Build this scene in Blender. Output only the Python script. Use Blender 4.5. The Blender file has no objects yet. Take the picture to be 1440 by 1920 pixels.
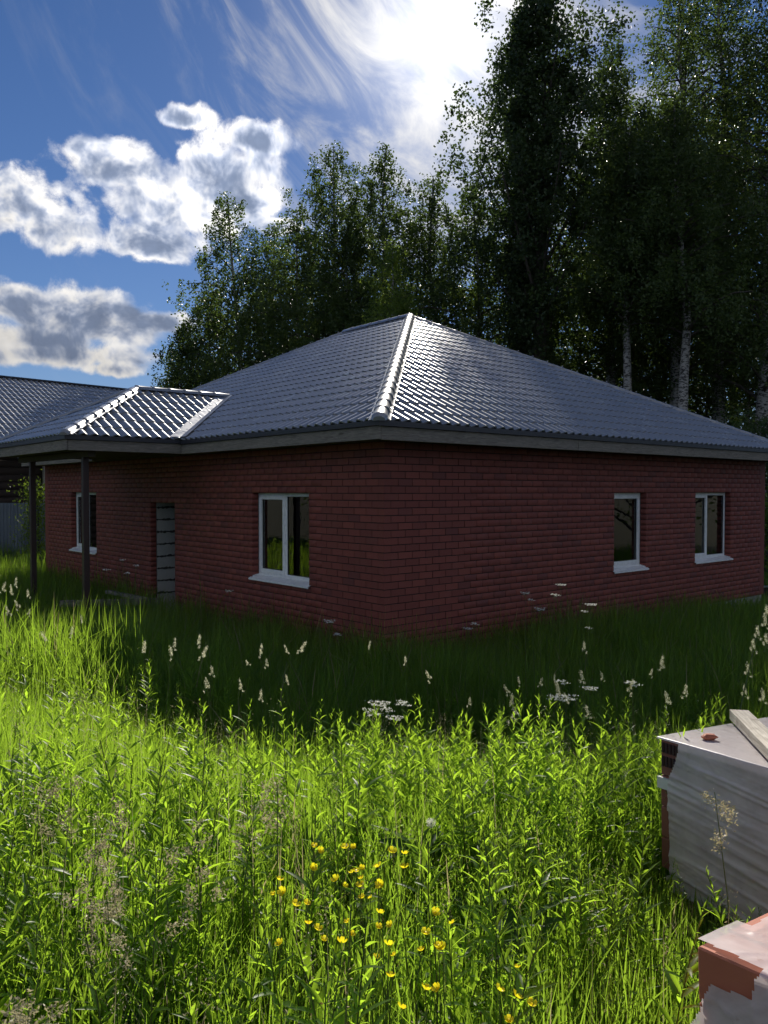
import bpy, bmesh, math, random
import numpy as np
from mathutils import Matrix, Vector

R = math.radians
random.seed(7)
rng = np.random.default_rng(7)
scene = bpy.context.scene
COL = scene.collection

# ------------------------------------------------------------------ camera
EYE = 1.65
FPX, CX, CY = 1500.0, 720.0, 960.0
PITCH = R(1.49)
cam_d = bpy.data.cameras.new('camera')
cam_d.sensor_fit = 'VERTICAL'
cam_d.sensor_height = 36.0
cam_d.lens = FPX / 1920.0 * 36.0
cam_d.clip_start = 0.05
cam_d.clip_end = 3000
cam = bpy.data.objects.new('camera', cam_d)
COL.objects.link(cam)
cam.location = (0, 0, EYE)
cam.rotation_euler = (R(90) - PITCH, 0, 0)
scene.camera = cam

def ray(px, py):
    c, s = math.cos(PITCH), math.sin(PITCH)
    a, b = (px - CX) / FPX, (CY - py) / FPX
    return Vector((a, c + b * s, -s + b * c))

def at(px, py, D):
    d = ray(px, py)
    return Vector((0, 0, EYE)) + d * (D / d.y)

# ------------------------------------------------------------------ light
SUN_AZ, SUN_EL = R(4.0), R(29.5)          # azimuth to the right of +Y
S = Vector((math.sin(SUN_AZ) * math.cos(SUN_EL), math.cos(SUN_AZ) * math.cos(SUN_EL), math.sin(SUN_EL)))
sun_d = bpy.data.lights.new('sun', 'SUN')
sun_d.energy = 5.0
sun_d.angle = R(0.5)
sun_d.color = (1.0, 0.93, 0.82)
sun = bpy.data.objects.new('sun', sun_d)
COL.objects.link(sun)
sun.rotation_euler = S.to_track_quat('Z', 'Y').to_euler()

scene.view_settings.view_transform = 'Standard'
scene.view_settings.look = 'None'
scene.view_settings.gamma = 1.0
scene.view_settings.use_curve_mapping = False
scene.view_settings.exposure = 0.4
scene.cycles.use_denoising = True
scene.cycles.max_bounces = 6
scene.cycles.diffuse_bounces = 3
scene.cycles.glossy_bounces = 3
scene.cycles.transmission_bounces = 4
scene.cycles.use_adaptive_sampling = True
scene.cycles.adaptive_threshold = 0.04
scene.cycles.transparent_max_bounces = 12
scene.cycles.sample_clamp_indirect = 4.0
scene.cycles.caustics_reflective = False
scene.cycles.caustics_refractive = False

# ------------------------------------------------------------------ node helper
class NT:
    def __init__(self, tree):
        self.t = tree
        tree.nodes.clear()
    def n(self, typ, **kw):
        nd = self.t.nodes.new(typ)
        for k, v in kw.items():
            setattr(nd, k, v)
        return nd
    def link(self, a, b):
        self.t.links.new(a, b)
    def put(self, sock, v):
        if v is None:
            return
        if isinstance(v, (int, float)):
            sock.default_value = v
        elif isinstance(v, (tuple, list)):
            if len(v) == 3 and sock.type == 'RGBA':
                v = (*v, 1)
            sock.default_value = v
        else:
            self.link(v, sock)
    def m(self, op, a, b=None, c=None, clamp=False):
        nd = self.n('ShaderNodeMath', operation=op)
        nd.use_clamp = clamp
        self.put(nd.inputs[0], a)
        if b is not None: self.put(nd.inputs[1], b)
        if c is not None: self.put(nd.inputs[2], c)
        return nd.outputs[0]
    def v(self, op, a, b=None):
        nd = self.n('ShaderNodeVectorMath', operation=op)
        self.put(nd.inputs[0], a)
        if b is not None: self.put(nd.inputs[1], b)
        return nd.outputs['Value'] if op in ('DOT_PRODUCT', 'LENGTH', 'DISTANCE') else nd.outputs[0]
    def comb(self, x, y, z):
        nd = self.n('ShaderNodeCombineXYZ')
        for i, q in enumerate((x, y, z)): self.put(nd.inputs[i], q)
        return nd.outputs[0]
    def noise(self, vec, scale, detail=4, rough=0.55, dist=0.0, lac=2.0):
        nd = self.n('ShaderNodeTexNoise')
        self.put(nd.inputs['Vector'], vec)
        nd.inputs['Scale'].default_value = scale
        nd.inputs['Detail'].default_value = detail
        nd.inputs['Roughness'].default_value = rough
        nd.inputs['Distortion'].default_value = dist
        nd.inputs['Lacunarity'].default_value = lac
        return nd.outputs['Fac']
    def step(self, x, lo, hi):
        nd = self.n('ShaderNodeMapRange', interpolation_type='SMOOTHSTEP')
        self.put(nd.inputs['Value'], x)
        self.put(nd.inputs['From Min'], lo)
        self.put(nd.inputs['From Max'], hi)
        return nd.outputs[0]
    def lin(self, x, lo, hi, a=0.0, b=1.0):
        nd = self.n('ShaderNodeMapRange')
        self.put(nd.inputs['Value'], x)
        for k, q in (('From Min', lo), ('From Max', hi), ('To Min', a), ('To Max', b)):
            self.put(nd.inputs[k], q)
        return nd.outputs[0]
    def mix(self, f, a, b, blend='MIX'):
        nd = self.n('ShaderNodeMix', data_type='RGBA', blend_type=blend)
        self.put(nd.inputs[0], f)
        self.put(nd.inputs[6], a)
        self.put(nd.inputs[7], b)
        return nd.outputs[2]

# ------------------------------------------------------------------ world: sky and clouds
world = bpy.data.worlds.new('World')
scene.world = world
world.use_nodes = True
world.cycles.sampling_method = 'MANUAL'
world.cycles.sample_map_resolution = 256
w = NT(world.node_tree)
out = w.n('ShaderNodeOutputWorld')
bg = w.n('ShaderNodeBackground')
SKY_STRENGTH = 0.058
bg.inputs['Strength'].default_value = SKY_STRENGTH
sky = w.n('ShaderNodeTexSky', sky_type='NISHITA')
sky.sun_disc = False
sky.sun_elevation = SUN_EL
sky.sun_rotation = SUN_AZ
sky.altitude = 1200
sky.air_density = 1.0
sky.dust_density = 0.15
sky.ozone_density = 2.5
tc = w.n('ShaderNodeTexCoord')
D = tc.outputs['Generated']
sep = w.n('ShaderNodeSeparateXYZ'); w.link(D, sep.inputs[0])
az = w.m('ARCTAN2', sep.outputs[0], sep.outputs[1])
el = w.m('ARCSINE', sep.outputs[2])
cosg = w.v('DOT_PRODUCT', D, tuple(S))
gam = w.m('ARCCOSINE', w.m('MINIMUM', cosg, 0.99999))          # angle to the sun

def azel(px, py):
    d = ray(px, py).normalized()
    return math.atan2(d.x, d.y), math.asin(d.z)

warp = w.n('ShaderNodeTexNoise'); w.put(warp.inputs['Vector'], D)
warp.inputs['Scale'].default_value = 9; warp.inputs['Detail'].default_value = 2
wv = w.v('SUBTRACT', warp.outputs['Color'], (0.5, 0.5, 0.5))
Dw = w.v('ADD', D, w.v('MULTIPLY', wv, (0.055, 0.055, 0.055)))
n_big = w.noise(Dw, 9, 3, 0.6)
n_fine = w.noise(Dw, 36, 7, 0.66)
vor = w.n('ShaderNodeTexVoronoi', feature='F1'); w.put(vor.inputs['Vector'], Dw)
vor.inputs['Scale'].default_value = 24
vor.inputs['Detail'].default_value = 1; vor.inputs['Roughness'].default_value = 0.55
billow = vor.outputs['Distance']
# cumulus bodies: (px, py, rx px, ry px) read as directions in the sky
blobs = [(20, 385, 190, 75), (110, 430, 120, 55), (235, 315, 120, 60), (330, 390, 140, 85), (280, 455, 130, 55),
         (430, 330, 110, 95), (470, 265, 85, 42), (352, 222, 55, 30), (470, 385, 70, 60),
         (170, 600, 190, 62), (30, 570, 90, 45), (310, 605, 80, 32), (60, 640, 150, 40), (210, 692, 62, 20), (520, 425, 60, 25), (90, 665, 200, 34)]
dens = None
for (px, py, rx, ry) in blobs:
    a0, e0 = azel(px, py)
    a1, _ = azel(px + rx, py); _, e1 = azel(px, py - ry)
    sx = 1.0 / max(1e-4, abs(a1 - a0)); sy = 1.0 / max(1e-4, abs(e1 - e0))
    dx = w.m('MULTIPLY', w.m('SUBTRACT', az, a0), sx)
    dy = w.m('MULTIPLY', w.m('SUBTRACT', el, e0), sy)
    # flatter undersides
    dy = w.m('MULTIPLY', dy, w.m('ADD', 1.0, w.m('MULTIPLY', w.m('LESS_THAN', dy, 0.0), 0.25)))
    q = w.m('SUBTRACT', 1.0, w.m('SQRT', w.m('ADD', w.m('MULTIPLY', dx, dx), w.m('MULTIPLY', dy, dy))))
    dens = q if dens is None else w.m('SMOOTH_MAX', dens, q, 0.15)
# the rest of the sky (behind and beside) carries the same sort of scattered cumulus
away = w.m('SUBTRACT', w.step(w.m('ABSOLUTE', az), 0.9, 1.5), 1.0)
gen = w.m('ADD', w.m('MULTIPLY', w.m('SUBTRACT', w.noise(D, 2.6, 2), 0.50), 4.0), w.m('MULTIPLY', away, 3.0))
dens = w.m('MAXIMUM', w.m('MAXIMUM', dens, -1.0), w.m('MINIMUM', gen, 0.7))
edge = w.m('ADD', w.m('MULTIPLY', w.m('SUBTRACT', n_big, 0.5), 1.7), w.m('MULTIPLY', w.m('SUBTRACT', n_fine, 0.5), 1.5))
edge = w.m('ADD', edge, w.m('MULTIPLY', w.m('SUBTRACT', 0.36, billow), 0.7))
cd = w.m('ADD', w.m('MULTIPLY_ADD', dens, 1.5, 0.36), edge)
cd = w.m('MINIMUM', cd, w.m('MULTIPLY', w.m('ADD', w.m('ADD', dens, 0.42), w.m('MULTIPLY', w.m('SUBTRACT', n_fine, 0.5), 1.9)), 1.7))
alpha = w.m('POWER', w.step(cd, -0.12, 0.62), 1.25)
# light from the sun's side: density falling towards the sun is lit, rising is shaded
sd = Vector((0.62, 0.0, 0.78)) * 0.030
n0 = w.noise(Dw, 16, 4, 0.6)
n1 = w.noise(w.v('ADD', Dw, tuple(sd)), 16, 4, 0.6)
tv = w.m('ADD', w.m('MULTIPLY', cd, 0.62), w.m('MULTIPLY', w.m('SUBTRACT', n1, n0), 3.0))
tv = w.m('ADD', tv, w.m('MULTIPLY', w.m('SUBTRACT', n_fine, 0.5), 0.7))
thick = w.step(tv, -0.05, 1.15)
fwd = w.m('EXPONENT', w.m('MULTIPLY', gam, -1.6))
front = w.step(cosg, 0.45, -0.5)                      # clouds across from the sun are lit from the front
lit = w.m('ADD', w.m('ADD', 6.0, w.m('MULTIPLY', fwd, 20.0)), w.m('MULTIPLY', front, 6.0))
core = w.m('ADD', w.m('ADD', 4.3, w.m('MULTIPLY', fwd, 2.5)), w.m('MULTIPLY', front, 4.0))
lumi = w.m('ADD', w.m('MULTIPLY', lit, w.m('SUBTRACT', 1.0, thick)), w.m('MULTIPLY', core, thick))
lumi = w.m('MULTIPLY', lumi, w.m('MULTIPLY', w.lin(n_fine, 0.25, 0.75, 0.78, 1.2), w.lin(el, 0.12, 0.30, 0.62, 1.0)))
ccol = w.mix(thick, (1.0, 0.97, 0.93), (0.54, 0.68, 1.0))
ccol = w.v('MULTIPLY', ccol, w.comb(lumi, lumi, lumi))
# cirrus: long wisps, strongest round the sun
ca, sa = math.cos(R(-28)), math.sin(R(-28))
a0, e0 = azel(850, 60)
ua = w.m('SUBTRACT', az, a0); ue = w.m('SUBTRACT', el, e0)
u2 = w.m('ADD', w.m('MULTIPLY', ua, ca), w.m('MULTIPLY', ue, sa))
v2 = w.m('ADD', w.m('MULTIPLY', ua, -sa), w.m('MULTIPLY', ue, ca))
v2 = w.m('ADD', v2, w.m('MULTIPLY', w.m('MULTIPLY', u2, u2), -0.9))
wisp = w.noise(w.comb(w.m('MULTIPLY', u2, 3.4), w.m('MULTIPLY', v2, 9.5), 0.3), 1.7, 7, 0.62, 0.7)
cmask = w.m('EXPONENT', w.m('MULTIPLY', w.m('POWER', w.m('MULTIPLY', gam, 4.3), 2.0), -1.0))
cirr = w.step(w.m('ADD', wisp, w.m('MULTIPLY', cmask, 0.24)), 0.50, 0.95)
cirr = w.m('MULTIPLY', cirr, w.lin(cmask, 0.0, 0.5, 0.10, 1.0))
glow = w.m('EXPONENT', w.m('MULTIPLY', gam, -9.0))
cl = w.m('ADD', 7.5, w.m('MULTIPLY', glow, 16.0))
cirr_col = w.v('MULTIPLY', w.comb(cl, cl, cl), (1.0, 0.98, 0.95))
hsv = w.n('ShaderNodeHueSaturation'); hsv.inputs['Saturation'].default_value = 1.16
w.link(sky.outputs[0], hsv.inputs['Color'])
hz = w.m('EXPONENT', w.m('MULTIPLY', w.m('ABSOLUTE', el), -7.0))
hcol = w.mix(w.m('MULTIPLY', hz, 0.75), w.v('MULTIPLY', hsv.outputs[0], (0.74, 0.78, 0.95)), (2.4, 3.5, 5.2))
veil = w.m('MULTIPLY', w.m('EXPONENT', w.m('MULTIPLY', gam, -22.0)), 20.0)   # thin bright ice veil round the sun
skyc = w.v('ADD', hcol, w.v('MULTIPLY', w.comb(veil, veil, veil), (1.0, 0.99, 0.97)))
skyc = w.mix(w.m('MINIMUM', cirr, 0.85), skyc, cirr_col)
skyc = w.mix(alpha, skyc, ccol)
w.link(skyc, bg.inputs['Color'])
w.link(bg.outputs[0], out.inputs['Surface'])

# ------------------------------------------------------------------ materials
MAT = {}
def material(name):
    m = bpy.data.materials.new(name)
    m.use_nodes = True
    MAT[name] = m
    t = NT(m.node_tree)
    o = t.n('ShaderNodeOutputMaterial')
    return m, t, o

def rnd(t):
    g = t.n('ShaderNodeNewGeometry'); oi = t.n('ShaderNodeObjectInfo')
    return t.m('FRACT', t.m('ADD', g.outputs['Random Per Island'], t.m('MULTIPLY', oi.outputs['Random'], 3.7)))

def principled(t, o, col, rough=0.6, bump=None, bstr=0.3, bdist=0.01, **kw):
    p = t.n('ShaderNodeBsdfPrincipled')
    t.put(p.inputs['Base Color'], col)
    t.put(p.inputs['Roughness'], rough)
    for k, v in kw.items():
        t.put(p.inputs[k.replace('_', ' ')], v)
    if bump is not None:
        b = t.n('ShaderNodeBump'); b.inputs['Strength'].default_value = bstr; b.inputs['Distance'].default_value = bdist
        t.put(b.inputs['Height'], bump); t.link(b.outputs[0], p.inputs['Normal'])
    t.link(p.outputs[0], o.inputs['Surface'])
    return p

def wpos(t):
    return t.n('ShaderNodeNewGeometry').outputs['Position']
def opos(t):
    return t.n('ShaderNodeTexCoord').outputs['Object']

def leaf_mat(name, c1, c2, trans, tfac=0.5, rough=0.45, spec=0.25, straw=None, vary=False):
    m, t, o = material(name)
    r = rnd(t)
    col = t.mix(r, c1, c2)
    tcol = t.mix(r, trans, tuple(min(1, x * 1.35) for x in trans))
    if vary:
        ob = t.n('ShaderNodeObjectInfo').outputs['Random']
        pn = t.noise(wpos(t), 2.2, 3)
        f = t.lin(pn, 0.3, 0.7, 0.72, 1.12)
        tcol = t.v('MULTIPLY', tcol, t.comb(f, f, f))
        tip = t.step(t.noise(wpos(t), 46, 2), 0.70, 0.76)
        col = t.mix(tip, col, (0.16, 0.11, 0.045)); tcol = t.mix(tip, tcol, (0.26, 0.19, 0.06))
    if straw:
        k = t.step(r, straw, straw + 0.01)
        col = t.mix(k, col, (0.30, 0.25, 0.13)); tcol = t.mix(k, tcol, (0.42, 0.36, 0.18))
    d = t.n('ShaderNodeBsdfPrincipled'); t.put(d.inputs['Base Color'], col); t.put(d.inputs['Roughness'], rough)
    d.inputs['Specular IOR Level'].default_value = spec
    tr = t.n('ShaderNodeBsdfTranslucent'); t.put(tr.inputs['Color'], tcol)
    mx = t.n('ShaderNodeMixShader'); mx.inputs[0].default_value = tfac
    t.link(d.outputs[0], mx.inputs[1]); t.link(tr.outputs[0], mx.inputs[2])
    t.link(mx.outputs[0], o.inputs['Surface'])
    return m

leaf_mat('grass_blade', (0.018, 0.048, 0.018), (0.095, 0.135, 0.040), (0.30, 0.48, 0.034), 0.54, 0.42, 0.25, straw=0.965)
leaf_mat('weed_leaf', (0.028, 0.070, 0.018), (0.080, 0.140, 0.028), (0.39, 0.61, 0.036), 0.60, 0.40, 0.22, vary=True)
leaf_mat('broad_leaf', (0.026, 0.062, 0.018), (0.050, 0.095, 0.022), (0.13, 0.24, 0.02), 0.42, 0.38, 0.3)
leaf_mat('weed_stem', (0.08, 0.12, 0.04), (0.14, 0.15, 0.06), (0.16, 0.24, 0.05), 0.3)
leaf_mat('seed_head', (0.50, 0.48, 0.32), (0.62, 0.60, 0.42), (0.78, 0.76, 0.52), 0.5)
leaf_mat('dry_seed', (0.30, 0.27, 0.17), (0.42, 0.36, 0.22), (0.40, 0.36, 0.20), 0.4)
leaf_mat('white_petal', (0.70, 0.70, 0.64), (0.80, 0.80, 0.74), (0.75, 0.75, 0.65), 0.4)
leaf_mat('yellow_petal', (0.86, 0.66, 0.02), (0.92, 0.74, 0.03), (0.95, 0.78, 0.02), 0.5, 0.3, 0.4)
leaf_mat('birch_leaf', (0.036, 0.062, 0.022), (0.065, 0.095, 0.032), (0.10, 0.155, 0.025), 0.38)
leaf_mat('poplar_leaf', (0.03, 0.052, 0.022), (0.05, 0.075, 0.03), (0.06, 0.10, 0.02), 0.35)
leaf_mat('young_leaf', (0.065, 0.11, 0.025), (0.10, 0.145, 0.035), (0.22, 0.31, 0.04), 0.5)
leaf_mat('bush_leaf', (0.05, 0.09, 0.02), (0.08, 0.12, 0.03), (0.22, 0.32, 0.03), 0.5)

m, t, o = material('brick_red')
p = opos(t); r = rnd(t)
grain = t.noise(wpos(t), 90, 5, 0.6)
blot = t.noise(wpos(t), 3.5, 4, 0.6)
c = t.mix(r, (0.175, 0.042, 0.032), (0.235, 0.058, 0.042))
c = t.mix(t.step(r, 0.86, 0.96), c, (0.150, 0.040, 0.034))
c = t.mix(t.m('MULTIPLY', t.step(blot, 0.52, 0.75), 0.30), c, (0.215, 0.075, 0.060))
c = t.mix(t.m('MULTIPLY', t.step(t.noise(wpos(t), 40, 5, 0.7), 0.63, 0.73), 0.45), c, (0.32, 0.18, 0.15))
principled(t, o, c, t.lin(grain, 0.3, 0.7, 0.55, 0.8), grain, 0.35, 0.003)

m, t, o = material('mortar_dark')
g = t.noise(wpos(t), 60, 4)
principled(t, o, t.mix(g, (0.018, 0.011, 0.010), (0.036, 0.023, 0.020)), 0.95, g, 0.5, 0.004)

m, t, o = material('roof_metal')
g = t.noise(wpos(t), 2.2, 5, 0.6)
s2 = t.noise(wpos(t), 35, 3, 0.6)
c = t.mix(g, (0.18, 0.19, 0.21), (0.245, 0.252, 0.262))
principled(t, o, c, t.lin(s2, 0.3, 0.7, 0.30, 0.40), s2, 0.02, 0.002, Specular_IOR_Level=1.0, Coat_Weight=1.0, Coat_Roughness=t.lin(g, 0.3, 0.7, 0.20, 0.30))

m, t, o = material('flashing_metal')
g = t.noise(wpos(t), 9, 4)
principled(t, o, t.mix(g, (0.30, 0.31, 0.34), (0.40, 0.41, 0.43)), t.lin(g, 0.3, 0.7, 0.25, 0.4), Metallic=0.7)

m, t, o = material('trim_dark')
g = t.noise(wpos(t), 9, 4)
principled(t, o, t.mix(g, (0.018, 0.020, 0.028), (0.03, 0.033, 0.042)), 0.4)

m, t, o = material('timber_grey')
p = opos(t)
mp = t.v('MULTIPLY', p, (1.6, 1.6, 26.0))
g = t.noise(mp, 2.5, 6, 0.65, 1.5)
kn = t.n('ShaderNodeTexVoronoi'); t.put(kn.inputs['Vector'], t.v('MULTIPLY', p, (1.9, 1.9, 9.0))); kn.inputs['Scale'].default_value = 1.0
knot = t.m('SUBTRACT', 1.0, t.step(kn.outputs['Distance'], 0.06, 0.16))
c = t.mix(t.step(g, 0.3, 0.72), (0.115, 0.102, 0.085), (0.28, 0.258, 0.222))
c = t.mix(t.m('MULTIPLY', t.step(t.noise(p, 1.4, 4), 0.5, 0.7), 0.55), c, (0.12, 0.12, 0.11))
c = t.mix(t.m('MULTIPLY', knot, 0.8), c, (0.05, 0.04, 0.03))
principled(t, o, c, 0.85, g, 0.5, 0.004)

m, t, o = material('timber_pale')
p = opos(t)
g = t.noise(t.v('MULTIPLY', p, (2.0, 30.0, 30.0)), 2.0, 6, 0.65, 1.2)
c = t.mix(t.step(g, 0.3, 0.7), (0.34, 0.29, 0.22), (0.62, 0.57, 0.48))
c = t.mix(t.m('MULTIPLY', t.step(t.noise(p, 9, 5, 0.7), 0.58, 0.72), 0.6), c, (0.16, 0.13, 0.10))
principled(t, o, c, 0.8, g, 0.5, 0.003)

m, t, o = material('soffit_wood')
g = t.noise(opos(t), 6, 4)
principled(t, o, t.mix(g, (0.06, 0.045, 0.035), (0.10, 0.08, 0.06)), 0.9)

m, t, o = material('block_concrete')
g = t.noise(wpos(t), 45, 6, 0.7); b2 = t.noise(wpos(t), 4, 4)
c = t.mix(b2, (0.36, 0.36, 0.34), (0.50, 0.49, 0.46))
principled(t, o, c, 0.95, g, 0.6, 0.004)

m, t, o = material('adhesive_dark')
g = t.noise(wpos(t), 30, 4)
principled(t, o, t.mix(g, (0.02, 0.02, 0.02), (0.06, 0.058, 0.05)), 0.9, g, 0.6, 0.01)

m, t, o = material('plinth_concrete')
g = t.noise(wpos(t), 25, 6, 0.65); b2 = t.noise(wpos(t), 2.5, 4)
c = t.mix(b2, (0.26, 0.25, 0.23), (0.42, 0.41, 0.38))
principled(t, o, c, 0.9, g, 0.5, 0.006)

m, t, o = material('interior_plain')
principled(t, o, t.mix(t.noise(wpos(t), 5, 3), (0.13, 0.13, 0.125), (0.19, 0.19, 0.18)), 0.95)

m, t, o = material('white_plastic')
g = t.noise(wpos(t), 14, 4)
principled(t, o, t.mix(t.step(g, 0.4, 0.7), (0.80, 0.81, 0.82), (0.70, 0.71, 0.71)), 0.35)

m, t, o = material('grey_gasket')
principled(t, o, (0.03, 0.03, 0.03), 0.6)

m, t, o = material('window_glass')
lw = t.n('ShaderNodeFresnel'); lw.inputs['IOR'].default_value = 1.6
wob = t.noise(wpos(t), 3.0, 2)
b = t.n('ShaderNodeBump'); b.inputs['Strength'].default_value = 0.03; b.inputs['Distance'].default_value = 0.02; t.link(wob, b.inputs['Height'])
gl = t.n('ShaderNodeBsdfGlossy'); gl.inputs['Roughness'].default_value = 0.01; t.link(b.outputs[0], gl.inputs['Normal'])
tr = t.n('ShaderNodeBsdfTransparent'); tr.inputs['Color'].default_value = (0.72, 0.78, 0.76, 1)
mx = t.n('ShaderNodeMixShader'); t.link(t.m('MULTIPLY', lw.outputs[0], 1.9, clamp=True), mx.inputs[0])
t.link(tr.outputs[0], mx.inputs[1]); t.link(gl.outputs[0], mx.inputs[2]); t.link(mx.outputs[0], o.inputs['Surface'])

m, t, o = material('steel_brown')
g = t.noise(wpos(t), 20, 4)
principled(t, o, t.mix(g, (0.030, 0.018, 0.017), (0.05, 0.028, 0.025)), 0.45)

m, t, o = material('log_dark')
g = t.noise(t.v('MULTIPLY', opos(t), (1.0, 14.0, 14.0)), 2.0, 5)
principled(t, o, t.mix(g, (0.035, 0.024, 0.018), (0.085, 0.058, 0.042)), 0.8, g, 0.4, 0.01)

m, t, o = material('fence_sheet')
g = t.noise(wpos(t), 3, 4)
principled(t, o, t.mix(g, (0.10, 0.125, 0.15), (0.14, 0.165, 0.19)), 0.42)

m, t, o = material('soil')
g = t.noise(wpos(t), 6, 6, 0.65)
principled(t, o, t.mix(g, (0.022, 0.026, 0.010), (0.055, 0.050, 0.024)), 1.0, g, 0.8, 0.05)

m, t, o = material('birch_bark')
p = opos(t)
z = t.noise(t.v('MULTIPLY', p, (2.2, 2.2, 5.5)), 2.2, 5, 0.65)
c = t.mix(t.step(z, 0.47, 0.58), (0.34, 0.33, 0.31), (0.03, 0.028, 0.026))
principled(t, o, c, 0.8)

m, t, o = material('bark_dark')
z = t.noise(t.v('MULTIPLY', opos(t), (6, 6, 1.2)), 2.0, 5, 0.65)
principled(t, o, t.mix(z, (0.03, 0.025, 0.02), (0.10, 0.085, 0.07)), 0.95, z, 0.7, 0.03)

m, t, o = material('clay_orange')
g = t.noise(wpos(t), 70, 5, 0.6); b2 = t.noise(wpos(t), 8, 4)
principled(t, o, t.mix(b2, (0.36, 0.105, 0.055), (0.46, 0.15, 0.08)), 0.75, g, 0.3, 0.002)

m, t, o = material('clay_dark')
g = t.noise(wpos(t), 60, 5, 0.6); r = rnd(t)
principled(t, o, t.mix(r, (0.17, 0.07, 0.055), (0.25, 0.10, 0.075)), 0.8, g, 0.35, 0.002)

m, t, o = material('hole_shade')
principled(t, o, (0.04, 0.026, 0.022), 0.95)  # near-black colour standing in for the shade inside brick perforations

m, t, o = material('tape_white')
principled(t, o, t.mix(t.noise(wpos(t), 30, 4), (0.55, 0.58, 0.58), (0.70, 0.72, 0.72)), 0.4)

def film_mat(name, cover, tint):
    m, t, o = material(name)
    g = t.noise(wpos(t), 7, 5, 0.65, 0.5)
    sp = t.step(t.noise(wpos(t), 28, 5, 0.7), 0.60, 0.70)
    base = t.mix(t.m('MULTIPLY', sp, 0.5), tint, (0.42, 0.30, 0.25))
    d = t.n('ShaderNodeBsdfPrincipled'); t.put(d.inputs['Base Color'], base)
    d.inputs['Roughness'].default_value = 0.28; d.inputs['Specular IOR Level'].default_value = 0.6
    tl = t.n('ShaderNodeBsdfTranslucent'); tl.inputs['Color'].default_value = (*tint, 1)
    m1 = t.n('ShaderNodeMixShader'); m1.inputs[0].default_value = 0.3
    t.link(d.outputs[0], m1.inputs[1]); t.link(tl.outputs[0], m1.inputs[2])
    tr = t.n('ShaderNodeBsdfTransparent')
    mx = t.n('ShaderNodeMixShader'); t.put(mx.inputs[0], t.lin(g, 0.3, 0.7, cover - 0.14, cover + 0.14))
    t.link(tr.outputs[0], mx.inputs[1]); t.link(m1.outputs[0], mx.inputs[2])
    t.link(mx.outputs[0], o.inputs['Surface'])
film_mat('film_grey', 0.88, (0.78, 0.74, 0.74))
film_mat('film_white', 0.74, (0.82, 0.75, 0.75))

# ------------------------------------------------------------------ object helpers
def tag(o, label=None, cat=None, group=None, kind=None):
    if label: o['label'] = label
    if cat: o['category'] = cat
    if group: o['group'] = group
    if kind: o['kind'] = kind
    return o

def empty(name, loc=(0, 0, 0), rot=(0, 0, 0), parent=None):
    o = bpy.data.objects.new(name, None)
    o.empty_display_size = 0.2
    COL.objects.link(o)
    o.location = loc; o.rotation_euler = rot
    if parent: o.parent = parent
    return o

def link(name, me, parent=None, loc=None, rot=None, scale=None):
    o = bpy.data.objects.new(name, me)
    COL.objects.link(o)
    if parent: o.parent = parent
    if loc is not None: o.location = loc
    if rot is not None: o.rotation_euler = rot
    if scale is not None: o.scale = scale
    return o

def np_mesh(name, V, F, mat, smooth=False):
    """V (n,3), F (m,k) one face size"""
    V = np.asarray(V, np.float32); F = np.asarray(F, np.int32)
    me = bpy.data.meshes.new(name)
    me.vertices.add(len(V)); me.vertices.foreach_set('co', V.ravel())
    k = F.shape[1]
    me.loops.add(F.size); me.loops.foreach_set('vertex_index', F.ravel())
    me.polygons.add(len(F))
    me.polygons.foreach_set('loop_start', np.arange(0, F.size, k, dtype=np.int32))
    me.polygons.foreach_set('loop_total', np.full(len(F), k, np.int32))
    if smooth: me.polygons.foreach_set('use_smooth', np.ones(len(F), bool))
    me.update(calc_edges=True)
    me.materials.append(MAT[mat])
    return me

class MB:
    def __init__(self):
        self.V = []; self.F = []
    def add(self, V, F):
        b = len(self.V)
        self.V += [tuple(v) for v in V]
        self.F += [tuple(b + i for i in f) for f in F]
        return self
    def box(self, lo, hi, M=None):
        (x0, y0, z0), (x1, y1, z1) = lo, hi
        V = [Vector(p) for p in ((x0, y0, z0), (x1, y0, z0), (x1, y1, z0), (x0, y1, z0), (x0, y0, z1), (x1, y0, z1), (x1, y1, z1), (x0, y1, z1))]
        if M: V = [M @ v for v in V]
        return self.add(V, [(3, 2, 1, 0), (4, 5, 6, 7), (0, 1, 5, 4), (1, 2, 6, 5), (2, 3, 7, 6), (3, 0, 4, 7)])
    def tube(self, pts, radii, n=8, cap=True):
        pts = [Vector(p) for p in pts]; V = []; F = []
        for i, p in enumerate(pts):
            d = (pts[min(i + 1, len(pts) - 1)] - pts[max(i - 1, 0)]).normalized()
            a = d.cross(Vector((0.3, 1, 0.1))).normalized() if abs(d.y) < 0.9 else d.cross(Vector((1, 0, 0.1))).normalized()
            b = d.cross(a)
            for k in range(n):
                q = 2 * math.pi * k / n
                V.append(p + (a * math.cos(q) + b * math.sin(q)) * radii[i])
        for i in range(len(pts) - 1):
            for k in range(n):
                F.append((i * n + k, i * n + (k + 1) % n, (i + 1) * n + (k + 1) % n, (i + 1) * n + k))
        if cap:
            F.append(tuple(range(n))[::-1]); F.append(tuple(range((len(pts) - 1) * n, len(pts) * n)))
        return self.add(V, F)
    def mesh(self, name, mat, smooth=False):
        me = bpy.data.meshes.new(name)
        me.from_pydata(self.V, [], self.F)
        me.materials.append(MAT[mat])
        if smooth:
            for p in me.polygons: p.use_smooth = True
        me.update()
        return me
    def build(self, name, mat, parent=None, smooth=False, bevel=0.0, **kw):
        me = self.mesh(name, mat, smooth)
        if bevel:
            bm = bmesh.new(); bm.from_mesh(me)
            bmesh.ops.bevel(bm, geom=list(bm.edges), offset=bevel, segments=1, affect='EDGES')
            bm.to_mesh(me); bm.free()
        return link(name, me, parent, **kw)

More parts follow.
